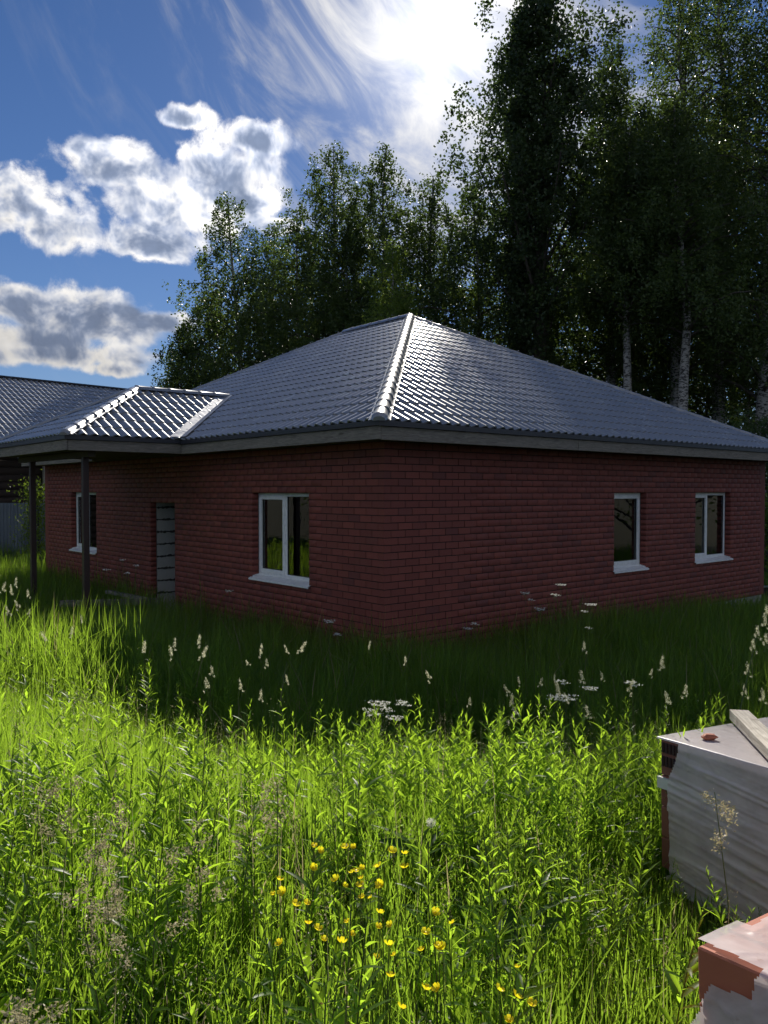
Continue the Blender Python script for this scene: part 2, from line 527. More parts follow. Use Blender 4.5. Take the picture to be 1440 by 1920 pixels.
def sstep(a, b, x):
    t = np.clip((np.asarray(x, float) - a) / (b - a), 0, 1)
    return t * t * (3 - 2 * t)

def vnoise(x, y, seed=0):
    """smooth value noise, numpy"""
    x = np.asarray(x, float); y = np.asarray(y, float)
    xi = np.floor(x).astype(np.int64); yi = np.floor(y).astype(np.int64)
    fx = x - xi; fy = y - yi
    fx = fx * fx * (3 - 2 * fx); fy = fy * fy * (3 - 2 * fy)
    def h(a, b):
        n = (a * 374761393 + b * 668265263 + seed * 982451653) & 0x7fffffff
        n = ((n ^ (n >> 13)) * 1274126177) & 0x7fffffff
        return ((n ^ (n >> 16)) & 0xffff) / 65535.0
    return (h(xi, yi) * (1 - fx) + h(xi + 1, yi) * fx) * (1 - fy) + (h(xi, yi + 1) * (1 - fx) + h(xi + 1, yi + 1) * fx) * fy

def zg(x, y):
    x = np.asarray(x, float); y = np.asarray(y, float)
    z = -1.10 * sstep(2.7, 7.4, y) + 0.50 * sstep(-0.5, -3.0, x) * sstep(2.7, 5.0, y) * (1 - sstep(8.0, 13.0, y))
    z = z + 0.10 * (vnoise(x * 0.6 + 40, y * 0.6 + 40, 3) - 0.5) * sstep(0, 3, y)
    return z

# ------------------------------------------------------------------ ground
gx = np.concatenate([np.linspace(-900, -40, 14), np.linspace(-34, 34, 137), np.linspace(40, 900, 14)])
gy = np.concatenate([np.linspace(-300, -8, 8), np.linspace(-6, 60, 133), np.linspace(70, 1400, 14)])
X, Y = np.meshgrid(gx, gy)
V = np.stack([X.ravel(), Y.ravel(), zg(X, Y).ravel()], 1)
nx, ny = len(gx), len(gy)
idx = np.arange(nx * ny).reshape(ny, nx)
F = np.stack([idx[:-1, :-1].ravel(), idx[:-1, 1:].ravel(), idx[1:, 1:].ravel(), idx[1:, :-1].ravel()], 1)
tag(link('ground', np_mesh('ground', V, F, 'soil', True)), 'dark soil of the sloping meadow under the grass', kind='structure')

# ------------------------------------------------------------------ the brick house
HLOC = Vector((0.0, 10.7, EYE - 2.33))
HROT = R(40.6)
LX, LY = 11.13, 13.57                      # right wall length, left wall length
WT = 30                                    # courses
OV = 0.5
house = empty('brick_house', HLOC, (0, 0, HROT))
tag(house, 'single storey red brick house with grey metal tile hip roof', 'house')
HM = Matrix.Translation(HLOC) @ Matrix.Rotation(HROT, 4, 'Z')
HMi = HM.inverted()
CAMP = Vector((0, 0, EYE))

# openings: wall, u0, u1, z0, z1
OPEN = {'L': [(1.735, 3.36, 0.9, 2.3), (6.2, 7.28, 0.0, 2.1), (10.2, 11.83, 0.9, 2.3)],
        'R': [(5.39, 6.425, 0.9, 2.3), (8.24, 9.72, 0.9, 2.3)]}

def brick_tmpl(L, dep=0.12, h=0.088, ch=0.002):
    """brick lying along +x from 0..L, outer face y=0, depth to +y"""
    V = [(ch, 0, ch), (L - ch, 0, ch), (L - ch, 0, h - ch), (ch, 0, h - ch),
         (0, ch, 0), (L, ch, 0), (L, ch, h), (0, ch, h), (0, dep, 0), (L, dep, 0), (L, dep, h), (0, dep, h)]
    F = [(0, 1, 2, 3), (4, 5, 1, 0), (5, 6, 2, 1), (6, 7, 3, 2), (7, 4, 0, 3), (8, 9, 5, 4), (9, 10, 6, 5), (10, 11, 7, 6), (11, 8, 4, 7)]
    return np.array(V), F

# list every brick as (wall, u, length, z)
bricks = []
def course_spans(wall, k):
    L = LX if wall == 'R' else LY
    first = (k % 2 == 0) == (wall == 'R')
    u = 0.0 if first else 0.13
    spans = []
    while u < L - 0.01:
        e = min(u + 0.25, L)
        if L - e < 0.03: e = L
        spans.append((u, e)); u += 0.26
    z = k * 0.1
    for (a, b, z0, z1) in OPEN[wall]:
        if z + 0.05 > z0 and z + 0.05 < z1:
            ns = []
            for (s, e) in spans:
                if e <= a or s >= b: ns.append((s, e)); continue
                if s < a - 0.02: ns.append((s, a))
                if e > b + 0.02: ns.append((b, e))
            fx = []
            for (s, e) in ns:
                if 0 < s - b < 0.07: s = b
                if 0 < a - e < 0.07: e = a
                fx.append((s, e))
            spans = fx
    return spans
for wall in 'RL':
    for k in range(WT):
        for (s, e) in course_spans(wall, k):
            bricks.append((wall, s, e - s, k * 0.1 + 0.006))
rb = random.Random(3)
def brick_matrix(b):
    wall, u, L, z = b
    j = rb.uniform(-0.0025, 0.0025)
    if wall == 'R':
        return Matrix.Translation((u, j, z))
    # left wall: outer face x=0, along +y ; brick template depth must go +x
    return Matrix.Translation((j, u + L, z)) @ Matrix.Rotation(R(-90), 4, 'Z')
def brick_dist(b):
    wall, u, L, z = b
    p = (u + L / 2, 0, z) if wall == 'R' else (0, u + L / 2, z)
    vis = 0 if z > 0.35 else 5
    return (HM @ Vector(p) - CAMP).length + vis
order = sorted(bricks, key=brick_dist)
near = [b for b in order if abs(b[2] - 0.25) < 1e-3][:300]
nearset = set(near)
me_cache = {}
def brick_mesh(L):
    key = round(L, 3)
    if key not in me_cache:
        V, F = brick_tmpl(L)
        mb = MB().add(V, F); me_cache[key] = mb.mesh('brick', 'brick_red')
    return me_cache[key]
SV, SF = [], []
for b in bricks:
    M = brick_matrix(b)
    if b in nearset:
        o = link('brick', brick_mesh(b[2]), house)
        o.matrix_local = M
    else:
        V, F = brick_tmpl(b[2])
        Mn = np.array(M)
        V = V @ Mn[:3, :3].T + Mn[:3, 3]
        base = len(SV) * 12
        SV.append(V); SF.append(np.array(F) + base)
tag(link('brickwork', np_mesh('brickwork', np.concatenate(SV), np.concatenate(SF), 'brick_red'), house), kind='stuff')

# mortar bed behind the brick faces and block core behind the brick skin
def wall_rects(L, H, opens):
    us = sorted({0.0, L} | {q for o in opens for q in o[:2]})
    rects = []
    for a, b in zip(us[:-1], us[1:]):
        op = [o for o in opens if o[0] <= a + 1e-6 and o[1] >= b - 1e-6]
        if op:
            _, _, z0, z1 = op[0]
            if z0 > 0: rects.append((a, b, 0.0, z0))
            rects.append((a, b, z1, H))
        else:
            rects.append((a, b, 0.0, H))
    return rects
def wall_boxes(mb, wall, d0, d1, start, L, H, opens, grow=0.0):
    opens = [(a - grow, b + grow, z0 - grow if z0 > 0 else 0, z1 + grow) for (a, b, z0, z1) in opens]
    for (a, b, z0, z1) in wall_rects(L, H, opens):
        a = max(a, start); 
        if wall == 'R': mb.box((a, d0, z0), (b, d1, z1))
        else: mb.box((d0, a, z0), (d1, b, z1))
H_W = 3.0
mb = MB()
wall_boxes(mb, 'R', 0.007, 0.119, 0.011, LX - 0.006, H_W, OPEN['R'], 0.006)
wall_boxes(mb, 'L', 0.0072, 0.119, 0.119, LY - 0.006, H_W, OPEN['L'], 0.006)
mb.build('mortar_bed', 'mortar_dark', house)
mb = MB()
wall_boxes(mb, 'R', 0.13, 0.53, 0.13, LX, H_W, OPEN['R'], 0.03)
wall_boxes(mb, 'L', 0.13, 0.53, 0.53, LY, H_W, OPEN['L'], 0.03)
mb.build('block_core', 'interior_plain', house)
# back walls, floor, ceiling of the shell
mb = MB()
mb.box((0.0, LY, 0), (LX, LY + 0.2, H_W)); mb.build('back_wall', 'brick_red', house)
MB().box((LX, 0.0, 0), (LX + 0.2, LY + 0.2, H_W)).build('end_wall', 'brick_red', house)
MB().box((0.13, 0.13, -0.06), (LX, LY, 0.02)).build('floor_slab', 'plinth_concrete', house)
MB().box((0.13, 0.13, 2.72), (LX, LY, 2.80)).build('ceiling', 'soffit_wood', house)
MB().box((0.53, 5.0, 0.02), (6.8, 5.2, 2.72)).build('partition_wall', 'interior_plain', house)
MB().box((7.3, 0.53, 0.02), (7.5, 5.2, 2.72)).build('partition_wall', 'interior_plain', house)
MB().box((0.03, 0.03, -0.62), (LX + 0.17, LY + 0.17, -0.005)).build('plinth', 'plinth_concrete', house, bevel=0.01)

# aerated blocks lining the jamb that shows in every opening, with squeezed dark adhesive between
def jamb(wall, u, side, z0, z1, depth0=0.14, depth1=0.53):
    """side +1: blocks stand at u.. u+0.03 growing to +u"""
    z = z0; i = 0
    while z < z1 - 0.02:
        e = min(z + 0.25, z1)
        a, b = (u, u + 0.028) if side > 0 else (u - 0.028, u)
        lo, hi = z + 0.008, e - 0.008
        mbb = MB()
        if wall == 'R': mbb.box((a, depth0, lo), (b, depth1, hi))
        else: mbb.box((depth0, a, lo), (depth1, b, hi))
        mbb.build('wall_block', 'block_concrete', house, bevel=0.004)
        # adhesive
        if i > 0:
            pts = []; n = 14
            for q in range(n):
                d = depth0 + (depth1 - depth0) * q / (n - 1)
                zz = z + rb.uniform(-0.012, 0.008)
                uu = (u + 0.004 if side > 0 else u - 0.004)
                pts.append((uu, d, zz) if wall == 'R' else (d, uu, zz))
            MB().tube(pts, [rb.uniform(0.010, 0.030) for _ in range(n)], 6).build('mortar_joint', 'adhesive_dark', house)
        z = e; i += 1
jamb('L', 3.36, 1, 0.9, 2.3, 0.215)
jamb('L', 7.28, 1, 0.0, 2.1)
jamb('L', 11.83, 1, 0.9, 2.3, 0.215)
jamb('R', 6.425, 1, 0.9, 2.3, 0.215)
jamb('R', 9.72, 1, 0.9, 2.3, 0.215)

# windows: built in their own frame: x along the wall, y into the wall, z up
def window(wall, u0, u1, z0, z1, leaves, label):
    W, H = u1 - u0, z1 - z0
    win = empty('window', parent=house)
    if wall == 'R':
        win.matrix_local = Matrix.Translation((u0, 0, z0))
    else:
        win.matrix_local = Matrix.Translation((0, u1, z0)) @ Matrix.Rotation(R(-90), 4, 'Z')
    tag(win, label)
    y0, y1 = 0.128, 0.20
    f = 0.055
    b0 = 0.045
    fr = MB()
    fr.box((0, y0, b0), (f, y1, H)); fr.box((W - f, y0, b0), (W, y1, H))
    fr.box((f, y0 + .001, H - f), (W - f, y1 - .001, H)); fr.box((f, y0 + .001, b0), (W - f, y1 - .001, b0 + f))
    frame = fr.build('frame', 'white_plastic', win, bevel=0.003)
    x = f
    tot = W - 2 * f
    for i, (frac, sash) in enumerate(leaves):
        x0, x1 = x, x + tot * frac
        x = x1
        if i < len(leaves) - 1:
            MB().box((x1 - 0.03, y0 + .004, b0 + f), (x1 + 0.03, y1 - .004, H - f)).build('mullion', 'white_plastic', win, bevel=0.003)
        a = x0 + (0.03 if i else 0); b = x1 - (0.03 if i < len(leaves) - 1 else 0)
        lo, hi = b0 + f, H - f
        if sash:
            s = 0.052
            sb = MB(); ys = y0 - 0.014
            sb.box((a - .012, ys, lo - .012), (a + s, y1 - .02, hi + .012)); sb.box((b - s, ys, lo - .012), (b + .012, y1 - .02, hi + .012))
            sb.box((a + s, ys + .001, hi - s), (b - s, y1 - .021, hi + .012)); sb.box((a + s, ys + .001, lo - .012), (b - s, y1 - .021, lo + s))
            sb.build('sash', 'white_plastic', win, bevel=0.004)
            a += s; b -= s; lo += s; hi -= s
        g = 0.008
        gb = MB()
        gb.box((a, y0 + .012, lo), (a + g, y0 + .05, hi)); gb.box((b - g, y0 + .012, lo), (b, y0 + .05, hi))
        gb.box((a + g, y0 + .013, lo), (b - g, y0 + .049, lo + g)); gb.box((a + g, y0 + .013, hi - g), (b - g, y0 + .049, hi))
        gb.build('gasket', 'grey_gasket', win)
        MB().box((a + .002, y0 + 0.022, lo + .002), (b - .002, y0 + 0.028, hi - .002)).build('pane', 'window_glass', win)
    # sloping metal sill with upturned ends
    ov = 0.045; pr = 0.045
    prof = [(y0 - 0.012, b0 + 0.035), (y0 - 0.012, b0 + 0.030), (-pr, -0.012), (-pr, -0.050), (-pr + 0.012, -0.058)]
    V = []; F = []
    for xx in (-0.028, W + 0.028):
        pass
    xs = [0.002, W - 0.002]
    sm = MB()
    def plate(x0, x1, ya, za, yb, zb, th=0.004):
        sm.add([(x0, ya, za), (x1, ya, za), (x1, yb, zb), (x0, yb, zb), (x0, ya, za - th), (x1, ya, za - th), (x1, yb, zb - th), (x0, yb, zb - th)],
               [(0, 1, 2, 3), (7, 6, 5, 4), (0, 4, 5, 1), (1, 5, 6, 2), (2, 6, 7, 3), (3, 7, 4, 0)])
    plate(0.002, W - 0.002, y0 - 0.002, 0.040, -0.004, 0.012)
    plate(-ov, W + ov, -0.0045, 0.0115, -pr, -0.006)
    sm.box((-ov, -pr - 0.004, -0.032), (W + ov, -pr - 0.0005, -0.006))
    sm.box((0.002, y0 - 0.018, 0.040), (W - 0.002, y0 - 0.002, 0.058))
    for xx in (0.004, W - 0.007):
        sm.add([(xx, y0 - 0.01, 0.04), (xx, 0.001, 0.014), (xx, 0.001, 0.035), (xx, y0 - 0.01, 0.06), (xx + .003, y0 - 0.01, 0.04), (xx + .003, 0.001, 0.014), (xx + .003, 0.001, 0.035), (xx + .003, y0 - 0.01, 0.06)],
               [(0, 1, 2, 3), (7, 6, 5, 4), (0, 4, 5, 1), (1, 5, 6, 2), (2, 6, 7, 3), (3, 7, 4, 0)])
    sm.build('sill', 'white_plastic', win)
    return win
window('L', 1.735, 3.36, 0.9, 2.3, [(0.5, True), (0.5, False)][::-1] and [(0.5, True), (0.5, False)], 'white two-leaf window nearest the house corner')
window('L', 10.2, 11.83, 0.9, 2.3, [(0.5, True), (0.5, False)], 'white window behind the porch post')
window('R', 5.39, 6.425, 0.9, 2.3, [(1.0, True)], 'narrow single-leaf white window')
window('R', 8.24, 9.72, 0.9, 2.3, [(0.47, True), (0.53, False)], 'white two-leaf window near the far end')

# ------------------------------------------------------------------ roof
TANP = 0.513
PIT = math.atan(TANP); CP, SP = math.cos(PIT), math.sin(PIT)
ZE = 3.205                                  # roof plane height at the eave line
WAVE, STEP = 0.183, 0.35
NU = 8
def tile_profile(u):
    c = 0.5 - 0.5 * np.cos(2 * math.pi * u / WAVE)
    return 0.046 * c ** 0.8
def tile_verts():
    u = np.linspace(0, WAVE, NU + 1)
    h = tile_profile(u)
    arc = -0.022 * h / 0.046
    rows = [np.stack([u, arc, h - 0.002], 1), np.stack([u, arc, h + 0.018], 1),
            np.stack([u, arc, h + 0.018], 1), np.stack([u, STEP + arc, h], 1)]
    V = np.concatenate(rows)
    F = []
    n = NU + 1
    for r0 in (0, 2):
        for i in range(NU):
            F.append((r0 * n + i, r0 * n + i + 1, (r0 + 1) * n + i + 1, (r0 + 1) * n + i))
    return V, np.array(F)
TV, TF = tile_verts()
tile_me = np_mesh('roof_tile', TV, TF, 'roof_metal', True)

def roof_face(owner, M, W, vmax, clips, OM, collect, uoff=0.0):
    """M: face frame in owner space (x along eave, y up slope, z normal). clips: (a,b,c) keep a*u+b*v+c>=0"""
    nu = int(math.ceil(W / WAVE)) + 2; nv = int(math.ceil(vmax / STEP)) + 1
    partial = []
    for j in range(nv):
        for i in range(-1, nu):
            u0 = i * WAVE + uoff; v0 = j * STEP
            cs = [(u0, v0 - 0.05), (u0 + WAVE, v0 - 0.05), (u0, v0 + STEP), (u0 + WAVE, v0 + STEP)]
            mins = [min(a * u + b * v + c for (u, v) in cs) for (a, b, c) in clips]
            maxs = [max(a * u + b * v + c for (u, v) in cs) for (a, b, c) in clips]
            if min(maxs) <= 0: continue
            Mt = M @ Matrix.Translation((u0, v0, 0))
            ctr = OM @ Mt @ Vector((WAVE / 2, STEP / 2, 0))
            if min(mins) >= 0:
                collect.append(((ctr - CAMP).length, Mt, None))
            else:
                partial.append((u0, v0))
    if partial:
        bm = bmesh.new()
        for (u0, v0) in partial:
            vs = [bm.verts.new((u0 + x, v0 + y, z)) for (x, y, z) in TV]
            for f in TF: bm.faces.new([vs[k] for k in f])
        for (a, b, c) in clips:
            n = Vector((a, b, 0)); l2 = n.length_squared
            bmesh.ops.bisect_plane(bm, geom=bm.verts[:] + bm.edges[:] + bm.faces[:], plane_co=n * (-c / l2), plane_no=n, clear_inner=True, clear_outer=False)
        me = bpy.data.meshes.new('cut_tiles'); bm.to_mesh(me); bm.free()
        for p in me.polygons: p.use_smooth = True
        me.materials.append(MAT['roof_metal'])
        return me
    return None

def frame(origin, e, inn, tanp=TANP):
    """matrix: x along eave e, y up the slope (towards inn), z normal"""
    e = Vector(e).normalized(); inn = Vector(inn).normalized()
    p = math.atan(tanp)
    y = inn * math.cos(p) + Vector((0, 0, 1)) * math.sin(p)
    z = e.cross(y)
    M = Matrix((( e.x, y.x, z.x, origin[0]), (e.y, y.y, z.y, origin[1]), (e.z, y.z, z.z, origin[2]), (0, 0, 0, 1)))
    return M

X0, Y0 = -OV, -OV
X1, Y1 = LX + OV, LY + OV
WR, WL = X1 - X0, Y1 - Y0
RUN = WR / 2
coll = []
cuts = []
# right face: eave along +x at y=Y0, rises towards +y
cuts.append((roof_face(house, frame((X0, Y0, ZE), (1, 0, 0), (0, 1, 0)), WR, RUN / CP, [(1, -CP, 0), (-1, -CP, WR), (0, 1, 0.06)], HM, coll), frame((X0, Y0, ZE), (1, 0, 0), (0, 1, 0))))
# left face: eave along y at x=X0; x axis of face = -y direction, start at Y1
FL = frame((X0, Y1, ZE), (0, -1, 0), (1, 0, 0))
cuts.append((roof_face(house, FL, WL, RUN / CP, [(1, -CP, 0), (-1, -CP, WL), (0, -1, RUN / CP), (0, 1, 0.06)], HM, coll), FL))
# porch
PY0, PY1, PX0 = 4.9, 9.1, -2.49
PR = (PY1 - PY0) / 2
ZP = ZE + 0.02
# porch right face (facing -y): eave from x=PX0 to where it runs under the main roof
LEN = 5.0
FPR = frame((PX0, PY0, ZP), (1, 0, 0), (0, 1, 0))
pc = [(1, -CP, 0), (0, -1, PR / CP), (0, 1, 0.06), (-1, CP, (X0 - PX0) + 0.02)]
pcoll = []
cuts.append((roof_face(house, FPR, LEN, PR / CP, pc, HM, pcoll), FPR))
FPF = frame((PX0, PY1, ZP), (0, -1, 0), (1, 0, 0))
cuts.append((roof_face(house, FPF, 2 * PR, PR / CP, [(1, -CP, 0), (-1, -CP, 2 * PR), (0, 1, 0.06)], HM, pcoll), FPF))
FPL = frame((PX0 + LEN, PY1, ZP), (-1, 0, 0), (0, -1, 0))
cuts.append((roof_face(house, FPL, LEN, PR / CP, [(-1, -CP, LEN), (0, -1, PR / CP), (0, 1, 0.06), (1, CP, -(LEN - (X0 - PX0)) + 0.02)], HM, coll), FPL))
coll.sort(key=lambda q: q[0])
pcoll.sort(key=lambda q: q[0])
single = pcoll[:110] + coll[:190]
rest = pcoll[110:] + coll[190:]
for (_, Mt, _x) in single:
    o = link('roof_tile', tile_me, house); o.matrix_local = Mt
RV = []; RF = []
for i, (_, Mt, _x) in enumerate(rest):
    A = np.array(Mt); RV.append(TV @ A[:3, :3].T + A[:3, 3]); RF.append(TF + i * len(TV))
RV = np.concatenate(RV); RF = np.concatenate(RF); nb = len(RV)
tag(link('tile_field', np_mesh('tile_field', RV, RF, 'roof_metal', True), house), kind='stuff')
for (me, M) in cuts:
    if me:
        o = link('cut_tile_edge', me, house); o.matrix_local = M; o['kind'] = 'stuff'

# plain deck under the tiles and the two faces that look away from the yard
A_ = (X0 + RUN, Y0 + RUN); B_ = (X0 + RUN, Y1 - RUN)
ZA = ZE + RUN * TANP
d = -0.03
mb = MB().add([(X0, Y0, ZE + d), (X1, Y0, ZE + d), (X1, Y1, ZE + d), (X0, Y1, ZE + d), (A_[0], A_[1], ZA + d), (B_[0], B_[1], ZA + d)],
              [(0, 1, 4), (1, 2, 5, 4), (2, 3, 5), (3, 0, 4, 5)])
mb.build('roof_deck', 'trim_dark', house)
px_end = PX0 + LEN
mb = MB().add([(PX0, PY0, ZP + d), (X0 + .02, PY0, ZP + d), (X0 + PR, PY0 + PR, ZP + PR * TANP + d), (PX0 + PR, PY0 + PR, ZP + PR * TANP + d), (PX0, PY1, ZP + d), (X0 + .02, PY1, ZP + d)],
              [(0, 1, 2, 3), (4, 0, 3), (5, 4, 3, 2)])
mb.build('porch_roof_deck', 'trim_dark', house)

# soffit
sf = MB()
sf.box((X0 + .03, Y0 + .03, 3.0), (X1 - .03, 0.13, 3.02)); sf.box((X0 + .03, 0.13, 3.0), (0.13, Y1 - .03, 3.02))
sf.build('soffit', 'soffit_wood', house)
MB().box((PX0 + .03, PY0 + .03, 3.012), (X0 + .03, PY1 - .03, 3.03)).build('porch_soffit', 'soffit_wood', house)

# fascia boards, several lengths each, slightly out of line
def boards(p0, p1, z0, z1, th, lens, name='fascia_board', mat='timber_grey', out=(0, 0)):
    p0 = Vector((*p0, 0)); p1 = Vector((*p1, 0)); L = (p1 - p0).length; dr = (p1 - p0).normalized()
    ang = math.atan2(dr.y, dr.x)
    s = 0.0; i = 0
    while s < L - 0.01:
        e = min(s + lens[i % len(lens)], L)
        if L - e < 0.4: e = L
        b = MB().box((0.002, 0, z0 + rb.uniform(-.003, .003)), (e - s - 0.002, th, z1))
        o = b.build(name, mat, house, bevel=0.004)
        q = p0 + dr * s
        o.matrix_local = Matrix.Translation((q.x, q.y, 0)) @ Matrix.Rotation(ang, 4, 'Z') @ Matrix.Translation((0, rb.uniform(-.004, .004), 0))
        s = e; i += 1
boards((X0 + .032, Y0), (X1, Y0), 2.975, 3.145, 0.03, [4.1, 3.6, 5.0])
boards((X0, PY0 + .02), (X0, Y0 - .001), 2.98, 3.15, 0.03, [5.6])
boards((X0, Y1), (X0, PY1), 2.98, 3.15, 0.03, [4.0])
boards((PX0 + .032, PY0), (X0 + 0.03, PY0), 2.99, 3.16, 0.03, [3.0])
boards((PX0, PY1), (PX0, PY0), 2.99, 3.16, 0.03, [5.0])
# dark drip edge above the boards
def drip(lo, hi): MB().box(lo, hi).build('drip_edge', 'trim_dark', house)
drip((X0 - .035, Y0 - .035, 3.148), (X1 + .03, Y0 - .003, 3.215))
drip((X0 - .035, Y0 - .002, 3.153), (X0 - .003, PY0 - .04, 3.215))
drip((X0 - .035, PY1 + .05, 3.153), (X0 - .003, Y1, 3.215))
drip((PX0 - .035, PY0 - .035, 3.163), (X0 + .0, PY0 - .003, 3.23))
drip((PX0 - .035, PY0 - .002, 3.163), (PX0 - .003, PY1 + .03, 3.23))
# brackets of the far eave end
# ridge and hip caps
def caps(p0, p1, z_off, r, name='ridge_cap', plen=0.36, up=Vector((0, 0, 1)), end_cap=False):
    p0 = Vector(p0); p1 = Vector(p1); L = (p1 - p0).length; dr = (p1 - p0).normalized()
    x = dr; y = up.cross(x).normalized(); z = x.cross(y)
    n = max(1, round(L / plen)); pl = L / n
    key = (name, round(pl, 3), r)
    if key not in me_cache:
        secs = [(-0.03, 1.06), (0.0, 1.10), (0.018, 1.10), (0.03, 1.03), (pl * 0.9, 0.97), (pl + 0.01, 0.965)]
        V = []; F = []; K = 9
        for (s, k) in secs:
            V.append((s, -r * k - 0.035, -0.012 * k)); 
            for q in range(K):
                a = math.pi * q / (K - 1)
                V.append((s, -math.cos(a) * r * k, math.sin(a) * r * k * 0.85))
            V.append((s, r * k + 0.035, -0.012 * k))
        m_ = K + 2
        for i in range(len(secs) - 1):
            for q in range(m_ - 1):
                F.append((i * m_ + q, (i + 1) * m_ + q, (i + 1) * m_ + q + 1, i * m_ + q + 1))
        me = MB().add(V, F).mesh(name, 'roof_metal', True)
        me_cache[key] = me
    for i in range(n):
        o = link(name, me_cache[key], house)
        q = p0 + dr * (i * pl) + z * z_off
        o.matrix_local = Matrix(((x.x, y.x, z.x, q.x), (x.y, y.y, z.y, q.y), (x.z, y.z, z.z, q.z), (0, 0, 0, 1)))
    if end_cap:
        V = [(-0.03, -math.cos(math.pi * k / 8) * r * 1.1, math.sin(math.pi * k / 8) * r * 0.95) for k in range(9)]
        V2 = [(-0.09, v[1] * 0.75, v[2] * 0.6) for v in V]
        F = [(k, k + 1, 9 + k + 1, 9 + k) for k in range(8)] + [tuple(range(9, 18))]
        o = MB().add(V + V2, F).build('hip_end_cap', 'roof_metal', house, smooth=False)
        q = p0 + z * z_off
        o.matrix_local = Matrix(((x.x, y.x, z.x, q.x), (x.y, y.y, z.y, q.y), (x.z, y.z, z.z, q.z), (0, 0, 0, 1)))
ZC = 0.03
caps((X0, Y0, ZE), (A_[0], A_[1], ZA), ZC, 0.098, 'hip_cap', end_cap=True)
caps((A_[0], A_[1], ZA), (B_[0], B_[1], ZA), ZC, 0.098)
caps((X1, Y0, ZE), (A_[0], A_[1], ZA), ZC - .02, 0.085, 'hip_cap')
caps((X0, Y1, ZE), (B_[0], B_[1], ZA), ZC - .02, 0.085, 'hip_cap')
PA = (PX0 + PR, PY0 + PR, ZP + PR * TANP)
caps((PX0, PY0, ZP), PA, ZC, 0.085, 'porch_hip_cap', end_cap=True)
caps((PX0, PY1, ZP), PA, ZC, 0.085, 'porch_hip_cap')
caps(PA, (X0 + PR + 0.03, PY0 + PR, ZP + PR * TANP), ZC, 0.085, 'porch_ridge_cap')
# screws standing on the caps of the far hips
def screws(p0, p1, r, n, zoff):
    p0 = Vector(p0); p1 = Vector(p1)
    if 'screw' not in me_cache:
        me_cache['screw'] = MB().tube([(0, 0, 0), (0, 0, 0.018)], [0.016, 0.012], 6).mesh('roof_screw', 'flashing_metal')
    for i in range(n):
        q = p0.lerp(p1, (i + 0.5) / n)
        link('roof_screw', me_cache['screw'], house, loc=(q.x, q.y, q.z + zoff))
screws((X1, Y0, ZE), (A_[0], A_[1], ZA), 0.1, 26, 0.105)
screws((X0, Y1, ZE), (B_[0], B_[1], ZA), 0.1, 24, 0.105)
# valley flashing between porch roof and main roof: bent strip following the valley line
v0 = Vector((X0 - 0.02, PY0 - 0.02, ZP)); v1 = Vector((X0 + PR + .02, PY0 + PR, ZP + PR * TANP))
wv_ = 0.20
pa = Vector((-wv_, 0, 0)); pb = Vector((0, -wv_, 0))
up_ = Vector((0, 0, 0.058))
mbv = MB()
for (s_, sgn) in ((Vector((-1, 0, 0)), 0), (Vector((0, -1, 0)), 0)):
    a, b = v0 + up_, v1 + up_
    c, dq = a + s_ * wv_, b + s_ * wv_
    if s_.y < 0: # lies on main face: constant x -> same height
        mbv.add([a, b, dq, c], [(0, 1, 2, 3)])
    else:
        mbv.add([a, b, dq, c], [(3, 2, 1, 0)])
mbv.build('valley_flashing', 'flashing_metal', house)

# porch posts, beam, slab and loose boards under the porch
for (xx, yy, nm) in ((-2.0, 5.42, 0), (-2.0, 8.22, 0)):
    pm = MB().box((xx - .05, yy - .05, -0.35), (xx + .05, yy + .05, 3.0)).build('porch_post', 'steel_brown', house, bevel=0.006)
MB().box((-2.06, 5.1, 2.90), (-1.94, 8.9, 3.0)).build('porch_beam', 'soffit_wood', house)
MB().box((-1.1, 5.7, -0.5), (-0.02, 7.7, -0.2)).build('porch_slab', 'plinth_concrete', house, bevel=0.01)

def loose_board(p, q, w_, th, label, mat='timber_grey'):
    p = Vector(p); q = Vector(q); L = (q - p).length
    o = MB().box((0, -w_ / 2, 0), (L, w_ / 2, th)).build('loose_board', mat, None, bevel=0.003)
    dr = (q - p).normalized()
    o.location = p; o.rotation_euler = dr.to_track_quat('X', 'Z').to_euler()
    return tag(o, label, 'board')
def hp(x, y, z): return HM @ Vector((x, y, z))
loose_board(at(112, 1138, 14.6), at(300, 1133, 15.2), 0.05, 0.12, 'long weathered board lying across the front of the porch slab')
loose_board(at(202, 1112, 16.0), at(275, 1127, 15.0), 0.12, 0.06, 'short grey board lying beside the open doorway')

# ------------------------------------------------------------------ neighbour: log house, veranda post
NK = 1.48
RE = at(268, 735, 31.0 * NK)
uN = Vector((0.673, 0.74, 0)).normalized(); sN = Vector((uN.y, -uN.x, 0))
nb_h = empty('log_house', (RE.x - uN.x * 10 * NK, RE.y - uN.y * 10 * NK, -1.1), (0, 0, math.atan2(uN.y, uN.x)))
nb_h.scale = (NK, NK, NK)
tag(nb_h, 'dark log house with brown metal tile roof behind the porch', 'house')
NM = Matrix.Translation(nb_h.location) @ Matrix.Rotation(math.atan2(uN.y, uN.x), 4, 'Z') @ Matrix.Scale(NK, 4)
zr = (RE.z + 1.1) / NK                      # ridge height in local
runN = 5.2
ncoll = []
FN = frame((-6, -runN, zr - runN * TANP), (1, 0, 0), (0, 1, 0))
WAVE_S = WAVE
me = roof_face(nb_h, FN, 16.0, runN / CP, [(1, 0, 0), (-1, 0, 16.0), (0, 1, 0.06), (0, -1, runN / CP)], NM, ncoll)
V_ = []; F_ = []
for i, (_, Mt, _x) in enumerate(ncoll):
    A = np.array(Mt); V_.append(TV @ A[:3, :3].T + A[:3, 3]); F_.append(TF + i * len(TV))
